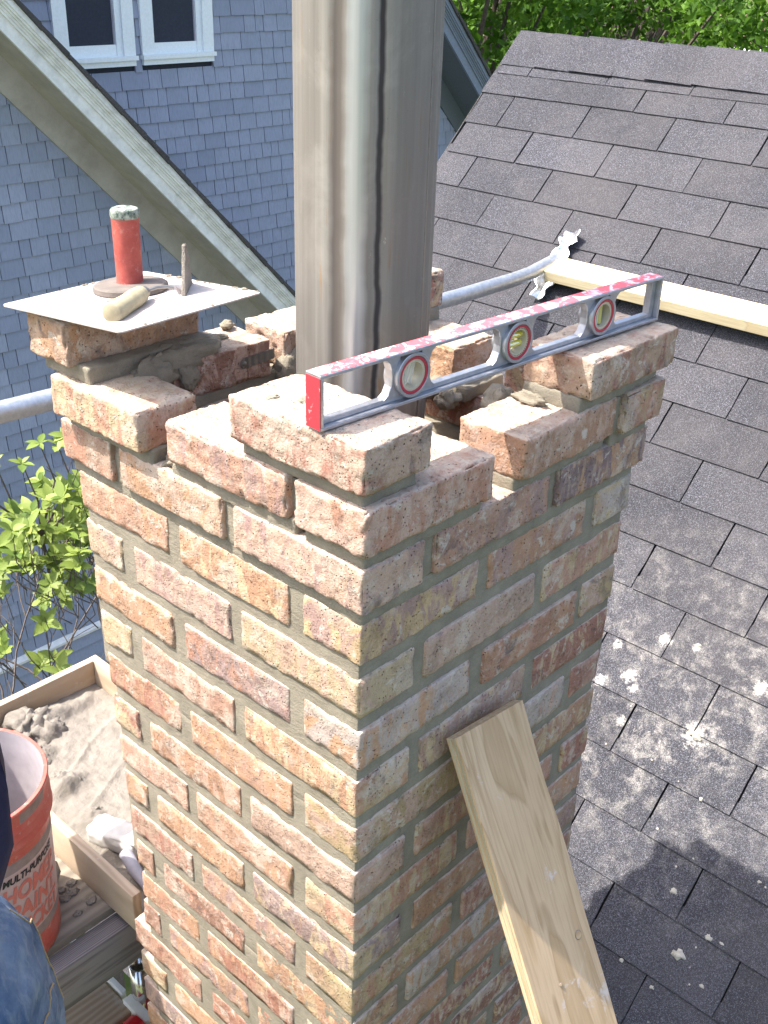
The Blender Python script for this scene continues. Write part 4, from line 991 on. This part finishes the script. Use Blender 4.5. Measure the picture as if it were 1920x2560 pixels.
F.append(tuple(range(seg))[::-1]); fm.append(0); F.append(tuple(range((nr-1)*seg, nr*seg))); fm.append(3)
body = part('bucket_body', V, F, BM, bkt, fm=fm, centre=tuple(bc)); autosmooth(body, 50)
def text_wrap(txt, size, z, mat, off=0.0, shear=0.0, bold=0.0, squeeze=1.0, rotz=0.0):
    cu = bpy.data.curves.new('t', 'FONT'); cu.body = txt; cu.size = size*U; cu.align_x = 'CENTER'; cu.shear = shear; cu.offset = bold*U; cu.extrude = 0
    to = bpy.data.objects.new('t', cu); col.objects.link(to)
    bpy.context.view_layer.update(); dg = bpy.context.evaluated_depsgraph_get(); me = bpy.data.meshes.new_from_object(to.evaluated_get(dg))
    bpy.data.objects.remove(to)
    import bmesh
    bm_ = bmesh.new(); bm_.from_mesh(me); bmesh.ops.subdivide_edges(bm_, edges=[e for e in bm_.edges if e.calc_length() > 0.006], cuts=3); bm_.to_mesh(me); bm_.free()
    for v in me.vertices:
        x, y = v.co.x/U*squeeze, v.co.y/U; zz = z+y+rotz*x; r = br(zz)+0.03; a = az0+off+x/r
        v.co = Vector((bc[0]+r*math.cos(a), bc[1]+r*math.sin(a), bc[2]+zz))*U-Vector(bkt['_w'])
    me.materials.append(M[mat]); o = bpy.data.objects.new('lettering', me); col.objects.link(o); o.parent = bkt; return o
text_wrap('MULTI-PURPOSE', 0.80, 8.75, 'black_print', shear=0.25, bold=0.03, squeeze=0.82)
text_wrap('HOMER', 1.95, 7.0, 'print_red', shear=0.2, bold=0.07, squeeze=0.78)
text_wrap('PAINT', 1.95, 5.25, 'print_red', shear=0.2, bold=0.07, squeeze=0.85)
text_wrap('BUCKET', 1.95, 3.55, 'print_red', shear=0.2, bold=0.06, squeeze=0.66)
g = MB(); g.tube([(bc[0]+(br(12.4)+.25)*math.cos(t), bc[1]+(br(12.4)+.25)*math.sin(t), bc[2]+12.6-3.4*math.sin((t+0.2-math.pi)*1.0)) for t in np.linspace(math.pi-0.2, 2*math.pi-0.2, 40)][:1]+[(bc[0]-6, bc[1]-1, bc[2]+12.4)], 0.07, 8)
autosmooth(g.build('bail_handle', 'galvanized', bkt))
lump(bc[0]+1, bc[1]+1, bc[2]+2.2, 4.4, 77, (1, 1, .35), 'tray_mortar', bkt, 'mortar_in_bucket', 0.15)

# lower plank, red jack bracket, steel post
lpk = thing('standing_plank', 'pale plank with a white lip on a lower level at the left bottom corner', 'plank', (-8, 30, -63))
nbox('deck', 'tray_wood', (-30.2, 37.2, -62.7), (68.5, 14.8, 1.2), 3, 0.08, 0.04, 81, (0, 0, 0), lpk)
nbox('lip', 'white_edge', (4.5, 38.0, -62.3), (0.5, 12.6, 1.1), 1, 0.08, 0.02, 82, (0, 0, 0), lpk)
nbox('lip', 'white_edge', (4.35, 29.4, -62.2), (0.9, 3.2, 1.1), 1, 0.08, 0.02, 83, (0, 0, 0.0), lpk)
jb = thing('jack_bracket', 'glossy red steel jack bracket with a chrome post below the platform', 'bracket', (5, 24, -64))
g = MB(); g.tube([(-9, 26.6, -62.3), (3.7, 28.3, -62.5)], 1.25, 20); autosmooth(g.build('arm', 'bracket_red', jb))
g = MB(); g.tube([(5.6, 30.4, -66), (5.4, 30.2, -57.8)], 0.75, 20, cap=False); o = autosmooth(g.build('post', 'chrome', jb)); md = o.modifiers.new('thick', 'SOLIDIFY'); md.thickness = 0.003
g = MB(); g.box((4.9, 26.6, -70), (7.6, 29.6, -64.0)); o = g.build('socket', 'bracket_red', jb); md = o.modifiers.new('b', 'BEVEL'); md.width = 0.006; md.segments = 2

# ------------------------------------------------------------------ person standing at the left edge
def skinned(name, mat, verts, edges, radii, parent, root=0, sub=2):
    me = bpy.data.meshes.new(name); me.from_pydata([tuple(np.array(v)*U) for v in verts], edges, []); me.materials.append(M[mat])
    o = bpy.data.objects.new(name, me); col.objects.link(o)
    md = o.modifiers.new('skin', 'SKIN'); md.use_smooth_shade = True
    sv = me.skin_vertices[0].data
    for i, r in enumerate(radii):
        rr = r if hasattr(r, '__len__') else (r, r); sv[i].radius = (rr[0]*U, rr[1]*U); sv[i].use_root = (i == root)
    s = o.modifiers.new('sub', 'SUBSURF'); s.levels = sub; s.render_levels = sub
    bpy.context.view_layer.update(); dg = bpy.context.evaluated_depsgraph_get(); m2 = bpy.data.meshes.new_from_object(o.evaluated_get(dg))
    bpy.data.objects.remove(o); m2.name = name
    o = bpy.data.objects.new(name, m2); col.objects.link(o); o.parent = parent; o.location = -Vector(parent['_w']); return o
pr = thing('person', 'person in faded blue jeans and navy top at the left edge beside the bucket', 'person', (-19, 9, -62))
J_ = dict(pel=(-18.4, 9.6, -23.8), wst=(-20, 7.6, -18), chs=(-20.5, 7.5, -9), nck=(-20.6, 7.6, -1.5), hd0=(-20.2, 8.2, 2.5), hd1=(-20.0, 8.6, 6.5),
          shR=(-16.0, 5.4, -4.0), elR=(-14.75, 10.0, -16.9), wrR=(-20.0, 14.6, -19.0), haR=(-23, 16.2, -19.6), shL=(-25.8, 6.2, -4.5), elL=(-28, 8.4, -15), wrL=(-26, 14, -20), haL=(-25.2, 16.6, -21),
          hiR=(-15.6, 11.9, -25.2), knR=(-12.4, 16.0, -43), anR=(-14.4, 13.2, -58.6), ftR=(-11.0, 16.6, -60.6), hiL=(-22.6, 7.2, -27), knL=(-22, 13, -43.5), anL=(-23.4, 12, -58.6), ftL=(-20.5, 16, -60.6))
kl = list(J_); ki = {n: i for i, n in enumerate(kl)}; E = [('pel', 'wst'), ('wst', 'chs'), ('chs', 'nck'), ('nck', 'hd0'), ('hd0', 'hd1'), ('chs', 'shR'), ('shR', 'elR'), ('elR', 'wrR'), ('wrR', 'haR'), ('chs', 'shL'), ('shL', 'elL'), ('elL', 'wrL'), ('wrL', 'haL'),
     ('pel', 'hiR'), ('hiR', 'knR'), ('knR', 'anR'), ('anR', 'ftR'), ('pel', 'hiL'), ('hiL', 'knL'), ('knL', 'anL'), ('anL', 'ftL')]
RR = dict(pel=5.0, wst=4.6, chs=5.2, nck=2.2, hd0=3.0, hd1=3.2, shR=2.0, elR=1.35, wrR=1.0, haR=1.3, shL=2.0, elL=1.35, wrL=1.0, haL=1.3, hiR=3.4, knR=2.3, anR=1.5, ftR=1.5, hiL=3.4, knL=2.3, anL=1.5, ftL=1.5)
bodyo = skinned('body', 'skin', [J_[n] for n in kl], [(ki[a], ki[b]) for a, b in E], [RR[n] for n in kl], pr)
def sub_sk(name, mat, names, edges, rad):
    kk_ = {n: i for i, n in enumerate(names)}
    return skinned(name, mat, [J_[n] for n in names], [(kk_[a], kk_[b]) for a, b in edges], [rad[n] for n in names], pr)
sub_sk('sweatshirt', 'navy_cloth', ['wst', 'chs', 'nck', 'shR', 'elR', 'wrR', 'shL', 'elL', 'wrL'], [('wst', 'chs'), ('chs', 'nck'), ('chs', 'shR'), ('shR', 'elR'), ('elR', 'wrR'), ('chs', 'shL'), ('shL', 'elL'), ('elL', 'wrL')],
       dict(wst=5.7, chs=6.2, nck=2.5, shR=2.7, elR=2.2, wrR=1.7, shL=2.7, elL=2.2, wrL=1.7))
jeans = sub_sk('jeans', 'denim', ['wst', 'pel', 'hiR', 'knR', 'anR', 'hiL', 'knL', 'anL'], [('wst', 'pel'), ('pel', 'hiR'), ('hiR', 'knR'), ('knR', 'anR'), ('pel', 'hiL'), ('hiL', 'knL'), ('knL', 'anL')],
       dict(wst=5.3, pel=6.8, hiR=5.5, knR=3.6, anR=3.0, hiL=4.9, knL=3.6, anL=3.0))
cs = np.array([v.co for v in jeans.data.vertices])/U
nn = np.array([v.normal for v in jeans.data.vertices])
tx2 = bpy.data.textures.new('creases', 'WOOD'); tx2.noise_scale = 0.09; tx2.turbulence = 14; tx2.wood_type = 'BANDNOISE'
md = jeans.modifiers.new('s2', 'SUBSURF'); md.levels = 2; md.render_levels = 2
tx = bpy.data.textures.new('folds', 'CLOUDS'); tx.noise_scale = 0.045; tx.noise_depth = 4
dm = jeans.modifiers.new('d', 'DISPLACE'); dm.texture = tx; dm.strength = 0.022; dm.mid_level = 0.5
dm2 = jeans.modifiers.new('d2', 'DISPLACE'); dm2.texture = tx2; dm2.strength = 0.007; dm2.mid_level = 0.5
from mathutils.bvhtree import BVHTree
bpy.context.view_layer.update(); dg_ = bpy.context.evaluated_depsgraph_get(); ev_ = jeans.evaluated_get(dg_); me_ = ev_.to_mesh()
bvh = BVHTree.FromPolygons([v.co.copy() for v in me_.vertices], [tuple(p.vertices) for p in me_.polygons])
def seam(name, pts, off=0.0, r=0.045):
    P_ = []
    for a_s, b_s in zip(pts[:-1], pts[1:]):
        for q in range(14):
            P_.append(np.array(a_s)+(np.array(b_s)-np.array(a_s))*q/14)
    out = []
    for q in P_:
        loc, nor, _, _ = bvh.find_nearest(Vector(tuple(q+[0, 0, off]))*U)
        if loc: out.append(np.array(loc+nor*0.0006)/U)
    g = MB(); g.tube(out, r, 6); o = g.build(name, 'stitch', pr); return o
seam('side_seam', [(-9.5, 9.5, -19), (-8.0, 11.0, -27), (-7.8, 14.0, -38), (-8.5, 14.5, -50)])
seam('side_seam', [(-9.5, 9.1, -19), (-8.0, 10.4, -27), (-7.8, 13.2, -38), (-8.5, 13.9, -50)])
for o_ in (0.0, -0.45): seam('pocket_seam', [(-14.5, 3.5, -26.2), (-11.5, 5.0, -26.6), (-9.2, 8.8, -25.5)], o_)
ev_.to_mesh_clear()
def nearest_ray(px, py):
    d = fw+rt*(px-960)/2686.6+dn*(py-1280)/2686.6; return CAM, d/np.linalg.norm(d)
for s, (a1, a2) in (('ftR', ('anR', 'ftR')), ('ftL', ('anL', 'ftL'))):
    skinned('boot', 'boot', [J_[a1], np.array(J_[a1])+[0, 0, -1.6], J_[a2]], [(0, 1), (1, 2)], [2.0, 2.0, 1.8], pr)
for s, w in (('R', 1), ('L', -1)):
    hpz = np.array(J_['ha'+s]); wr = np.array(J_['wr'+s]); dr = (hpz-wr)/np.linalg.norm(hpz-wr); sdv = np.cross(dr, [0, 0, 1]); sdv /= np.linalg.norm(sdv)
    for i in range(4):
        b_ = hpz+sdv*(i-1.5)*0.75; L_ = [1.3, 1.5, 1.4, 1.1][i]
        skinned('finger', 'skin', [b_, b_+dr*L_*.9, b_+dr*L_*1.5+[0, 0, -.5], b_+dr*L_*1.7+[0, 0, -1.1]], [(0, 1), (1, 2), (2, 3)], [.38, .36, .32, .28], pr, sub=1)
    b_ = wr+dr*0.7+sdv*1.1*w; skinned('thumb', 'skin', [b_, b_+sdv*w*.8+dr*.7, b_+sdv*w*.9+dr*1.6+[0, 0, -.4]], [(0, 1), (1, 2)], [.5, .42, .34], pr, sub=1)
skinned('hair', 'hair', [(-20.3, 7.7, 5.2), (-20.3, 7.4, 7.6)], [(0, 1)], [3.3, 2.6], pr)

# ------------------------------------------------------------------ shrub
sh = thing('leafy_shrub', 'tall shrub with fresh bright green leaves and dark bare twigs in front of blue shingles', 'shrub', (34, 92, gz))
lr = random.Random(5)
def leaf_me(i):
    V = []; F = []; L_ = 2.45; n = 5
    for a in range(n+1):
        t = a/n; w = 0.60*math.sin(math.pi*min(1, t**0.8))**0.9*(1.05 if i != 1 else .85)
        bend = -0.5*t*t*(0.6+0.4*i)
        V += [(L_*t, -w, bend+0.16*w), (L_*t, 0, bend-0.05), (L_*t, w, bend+0.16*w)]
    for a in range(n): F += [(3*a, 3*a+3, 3*a+4, 3*a+1), (3*a+1, 3*a+4, 3*a+5, 3*a+2)]
    return mesh_data('leaf', V, F, 'shrub_leaf', True)
LM_ = [leaf_me(i) for i in range(3)]
tw_ = MB()
def grow(p, d, L_, r, depth, tips):
    pts = [np.array(p)]; dd = np.array(d, float); n = 4
    for i in range(n):
        dd = dd+np.array([lr.gauss(0, .16), lr.gauss(0, .16), lr.gauss(0, .10)]); dd /= np.linalg.norm(dd); pts.append(pts[-1]+dd*L_/n)
    tw_.tube(pts, [r*(1-0.35*i/n) for i in range(n+1)], 5, cap=False)
    if depth == 0: tips.append((pts[-1], dd)); return
    for i in range(lr.choice([2, 3])):
        nd = dd+np.array([lr.gauss(0, .5), lr.gauss(0, .5), lr.gauss(0.1, .35)]); nd /= np.linalg.norm(nd)
        grow(pts[-1 if i else -2], nd, L_*lr.uniform(.55, .8), r*.62, depth-1, tips)
tips = []
for (bx, by, bz) in ((24, 92, -105), (33, 96, -110), (41, 90, -112), (46, 99, -105), (16, 88, -100), (28, 84, -100)):
    for q in range(1):
        grow((bx+lr.uniform(-2, 2), by, bz), (lr.gauss(0, .18), lr.gauss(0, .15), 1), 26, 0.27, 3, tips)
g = MB()
for (bx, by) in ((30, 92), (38, 94)): tw_.tube([(34, 94, gz), (bx, by, -150), (bx, by, -105)], [2.2, 1.6, 1.1], 8)
o = tw_.build('branches', 'twig', sh)
cnt = 0; fol = MB()
lv_pos = []
def whorl(c, up, n, sc):
    up = np.array(up); up /= np.linalg.norm(up); a = np.cross(up, [0.3, 0.9, 0.1]); a /= np.linalg.norm(a); b = np.cross(up, a)
    ph = lr.uniform(0, 6)
    for i in range(n):
        t = ph+2*math.pi*i/n+lr.uniform(-.3, .3); el = lr.uniform(0.1, 0.9)
        d = (math.cos(t)*a+math.sin(t)*b)*math.cos(el)+up*math.sin(el); d /= np.linalg.norm(d)
        s = np.cross(up, d); s /= np.linalg.norm(s); n_ = np.cross(d, s); lv_pos.append((np.array(c), d, s, n_, sc*lr.uniform(.5, 1.2)))
for i in range(104):
    # leaf clusters gather in two loose masses
    if lr.random() < 0.78: x = lr.triangular(24, 46, 38); z = -51+lr.gauss(0, 5.0) 
    else: x = lr.uniform(20, 38); z = lr.uniform(-70, -46)
    if x < 33 and z > -46 : z -= 5
    y = lr.uniform(82, 98)+ (z+52)*0.1
    x2 = x+(y-90)*0.5; z2 = z-(y-90)*0.42
    whorl((x2, y, z2), (lr.gauss(-.25, .3), lr.gauss(-.4, .3), 1), lr.choice([6, 7, 8, 5]), 1.0)
    q = np.array([x2, y, z2]); tw_2 = None
    fol.tube([q, q+[lr.uniform(-1, 1), lr.uniform(-1, 1), -5], q+[lr.uniform(-3, 3), lr.uniform(-2, 2), -8]], [.05, .07, .09], 4, cap=False)
for (x, z) in ((27, -38.8), (29.5, -39.6), (36, -39.0), (38.5, -40), (41.5, -43), (33.2, -41)):
    whorl((x, 92, z), (0, -.2, 1), 5, .8)
    q = np.array([x, 92, z]); fol.tube([q, q+[1.5, 0, -6], (34.5, 92, -52), (35, 92, -60)], [.08, .14, .2, .25], 5, cap=False)
fol.build('twigs', 'twig', sh)['kind'] = 'stuff'
lr.shuffle(lv_pos)
rest_ = MB()
for i, (c, d, s, n_, sc) in enumerate(lv_pos):
    me = LM_[i % 3]; Rl = Matrix((tuple(d*sc), tuple(s*sc), tuple(n_*sc))).transposed().to_4x4()
    if i < 300:
        o = bpy.data.objects.new('leaf', me); col.objects.link(o); o.parent = sh
        Rl.translation = Vector(tuple(c))*U-Vector(sh['_w']); o.matrix_local = Rl
    else:
        R3 = np.array(Rl)[:3, :3]; vv = [c+R3@(np.array(v.co)/U) for v in me.vertices]; rest_.add(vv, [tuple(p.vertices) for p in me.polygons])
ro = rest_.build('foliage', 'shrub_leaf', sh, smooth=True); ro['kind'] = 'stuff'
# dark undergrowth below the eave
def leafcloud(name, mat, pts, size, parent, rngl, seed=0, kind=None, up=0.4):
    n = len(pts); rl = np.random.default_rng(seed); D = rl.normal(size=(n, 3)); D[:, 2] += up; D /= np.linalg.norm(D, axis=1, keepdims=True)
    A = np.cross(D, rl.normal(size=(n, 3))); A /= np.linalg.norm(A, axis=1, keepdims=True); B = np.cross(D, A); sz = size*rl.uniform(.6, 1.3, size=(n, 1))
    V = np.stack([pts-A*sz*.5, pts+B*sz*.3+D*sz*.08, pts+A*sz*.5, pts-B*sz*.3+D*sz*.08], 1).reshape(-1, 3)
    F = np.arange(4*n).reshape(n, 4).tolist()
    o = part(name, V, F, mat, parent); 
    if kind: o['kind'] = kind
    return o
rl = np.random.default_rng(3)
pts = np.c_[rl.uniform(-60, 40, 9000), rl.uniform(10, 120, 9000), rl.uniform(-300, -262, 9000)]
u_ = leafcloud('undergrowth', 'tree_leaf', pts, 5.0, None, None, 4, 'stuff'); tag(u_, 'dark low undergrowth on the ground far below the platform', 'ground cover')

# ------------------------------------------------------------------ trees beyond the ridge
def tree(loc, H_, R_, seed, label, n=15000):
    t = thing('tree', label, 'tree', (loc[0], loc[1], gz), 'trees beyond the ridge')
    rl = np.random.default_rng(seed); rr = random.Random(seed)
    top = gz+H_; g = MB(); base = np.array([loc[0], loc[1], gz]); fork = base+[0, 0, H_*0.35]
    g.tube([base, base+[3, 2, H_*.18], fork], [H_*.028, H_*.023, H_*.018], 10); g.build('trunk', 'bark', t, smooth=True)
    cl = []; g = MB()
    for i in range(44):
        th = rr.uniform(0, 2*math.pi); u = rr.uniform(-0.75, 1.0); rad = math.sqrt(max(0.05, 1-u*u*.8))*R_*rr.uniform(.35, 1.0)
        c = np.array([loc[0]+rad*math.cos(th), loc[1]+rad*math.sin(th), gz+H_*0.64+u*H_*0.34]); cl.append((c, rr.uniform(.20, .36)*R_))
        mid = (fork+c)/2+[rr.uniform(-12, 12), rr.uniform(-12, 12), 8]
        g.tube([fork, mid, c, c+(c-mid)*.25], [H_*.009, H_*.005, H_*.0022, .3], 5, cap=False)
    g.build('limbs', 'bark', t)
    per = n//len(cl); P_ = []
    for c, r in cl:
        d = rl.normal(size=(per, 3)); d /= np.linalg.norm(d, axis=1, keepdims=True); P_.append(c+d*(r*rl.uniform(.25, 1, size=(per, 1))**.6)*[1, 1, .72])
    leafcloud('crown', 'tree_leaf', np.concatenate(P_), 6.2, t, None, seed, None)
tree((420, 360, 0), 370, 110, 1, 'bright green leafy tree nearest the blue house gable, left of the group', 20000)
tree((600, 400, 0), 360, 125, 2, 'bright green tree behind the left end of the asphalt roof ridge', 18000)
tree((700, 300, 0), 300, 110, 3, 'lower tree behind the middle of the roof ridge, half hiding a brown bank', 12000)
tree((640, 170, 0), 330, 105, 4, 'loose-crowned tree at the right end of the roof ridge', 11000)
tree((900, 560, 0), 420, 170, 5, 'tall dense tree furthest back behind the left of the ridge', 16000)
tree((1150, 420, 0), 400, 170, 6, 'tall tree in the far distance over the middle of the ridge', 12000)
tree((1100, 150, 0), 400, 170, 7, 'tall tree in the far distance over the right of the ridge', 12000)
tree((1300, 780, 0), 430, 200, 8, 'large tree at the far back left, its top above the others', 12000)
# sloping bank with leaf litter and a parked car seen through the gaps
nX, nY = 60, 60; V = []; 
for i in range(nX+1):
    for j in range(nY+1):
        x = 650+1500*i/nX; y = -700+2400*j/nY; z = gz+6+230*(1-math.exp(-max(0, x-700)/450.))+18*float(mnoise.noise(Vector((x*.006, y*.006, 0)))); V.append((x, y, z))
F = [(i*(nY+1)+j, (i+1)*(nY+1)+j, (i+1)*(nY+1)+j+1, i*(nY+1)+j+1) for i in range(nX) for j in range(nY)]
tag(part('bank', V, F, 'leaf_litter', smooth=True), kind='structure')
pts = np.c_[rl.uniform(800, 1700, 26000), rl.uniform(-500, 1500, 26000), np.zeros(26000)]
pts[:, 2] = gz+16+230*(1-np.exp(-np.maximum(0, pts[:, 0]-700)/450))+rl.uniform(-5, 40, 26000)*(vnoise(pts*0.008) > -0.1)
u2 = leafcloud('bank_shrubs', 'tree_leaf', pts, 13, None, None, 9, 'stuff'); tag(u2, 'low green shrubs covering the bank behind the trees', 'shrubs')
def car(x, y, z, rz, label):
    t = thing('parked_car', label, 'car', (x, y, z), 'cars parked beyond the trees')
    prof = [(-90, 12), (-90, 30), (-70, 36), (-48, 38), (-28, 56), (30, 57), (56, 38), (86, 33), (90, 14)]
    g = MB(); poly = [(a, -34, b) for a, b in prof]; g.prism(poly, (0, 68, 0))
    c, s = math.cos(rz), math.sin(rz)
    def rotm(g): g.v = [(x+c*p[0]-s*p[1], y+s*p[0]+c*p[1], z+p[2]) for p in g.v]; return g
    o = rotm(g).build('body', 'car_white', t); md = o.modifiers.new('b', 'BEVEL'); md.width = 0.06; md.segments = 3
    g = MB(); g.prism([(-42, -34.6, 39), (-27, -34.6, 53), (28, -34.6, 53), (46, -34.6, 39)], (0, 69.2, 0)); rotm(g).build('side_windows', 'car_glass', t)
    for a in (-58, 56):
        for b in (-34, 26): g = MB(); g.lathe((a, b, 13), (0, 1, 0), (1, 0, 0), [(13, 0), (13, 8)], 20); rotm(g).build('wheel', 'rubber_black', t)
zc_ = lambda x: gz+8+230*(1-math.exp(-(x-700)/450.))
car(1250, 560, zc_(1250), 1.3, 'white parked car glimpsed left of the other one through the trees')
car(1250, 330, zc_(1250), 1.5, 'white parked car glimpsed through the trees at the top right')
car(1270, 90, zc_(1270), 1.2, 'white car at the far right, nearly hidden by leaves')

# mortar chips dropped on the roof
def rooflump(u, v, r, seed, sq=(1.2, 1, .3)):
    q = rp(u, v, 0.16); lump(0, 0, 0, r, seed, sq, 'ring_cream', None, 'mortar_splat', 0.5)
    o = bpy.context.scene.objects[-1] if False else None
def splat(name, x, y, r, seed):
    z = RO[2]-(RO[0]-x)*math.tan(TH); q = np.array([x, y, z])+RN*0.17
    n = 22; V = [(0, 0, 0.3*r)]
    for ring, (rr_, hh) in enumerate(((0.6, .26), (1.0, -0.02))):
        for j in range(n):
            a = 2*math.pi*j/n; k_ = 0.8+0.45*float(mnoise.noise(Vector((math.cos(a)*1.1, math.sin(a)*1.1, seed*3.1))))+0.3*float(mnoise.noise(Vector((math.cos(a)*4, math.sin(a)*4, seed*5.1+ring)))); V.append((rr_*r*k_*math.cos(a), rr_*r*k_*math.sin(a)*.75, hh*r))
    F = [(0, 1+j, 1+(j+1) % n) for j in range(n)]+[(1+j, 1+n+j, 1+n+(j+1) % n, 1+(j+1) % n) for j in range(n)]
    me = mesh_data('mortar_splat', V, F, 'splat', False); o = link('mortar_splat', me, tuple(q), roof, Rm.to_euler()); return o
simple('splat', (0.40, 0.37, 0.31), 0.9, var=0.15, scale=100, bump=.5)
for i, (x, y, r) in enumerate([(39.1, -0.7, 0.42), (37.8, -4.9, 0.50), (37.9, -6.0, 0.28), (36.0, -3.4, 0.80), (41.9, 3.0, 0.20), (41.4, -0.9, 0.28), (44.9, 0.9, 0.32), (45.6, 6.3, 0.20), (45.2, 3.3, 0.20), (35.2, -6.1, 0.30), (33.5, -2.7, 0.25), (33.8, 0.5, 0.28), (53.3, 10.5, 0.62), (53.9, 7.5, 0.30), (50.0, 11.8, 0.50), (53.0, 0.7, 0.50), (48.7, 14.0, 0.45), (48.4, 4.0, 0.85), (51.8, 14.7, 0.30), (42.2, -6.4, 0.25)]):
    if (x, y) in ((53.3, 10.5), (50.0, 11.8), (48.7, 14.0), (53.0, 0.7)): continue
    splat('s', x, y, r*0.9, i+2)

for o in list(bpy.data.objects):
    if '_w' in o: del o['_w']
print('objects', len(bpy.data.objects))
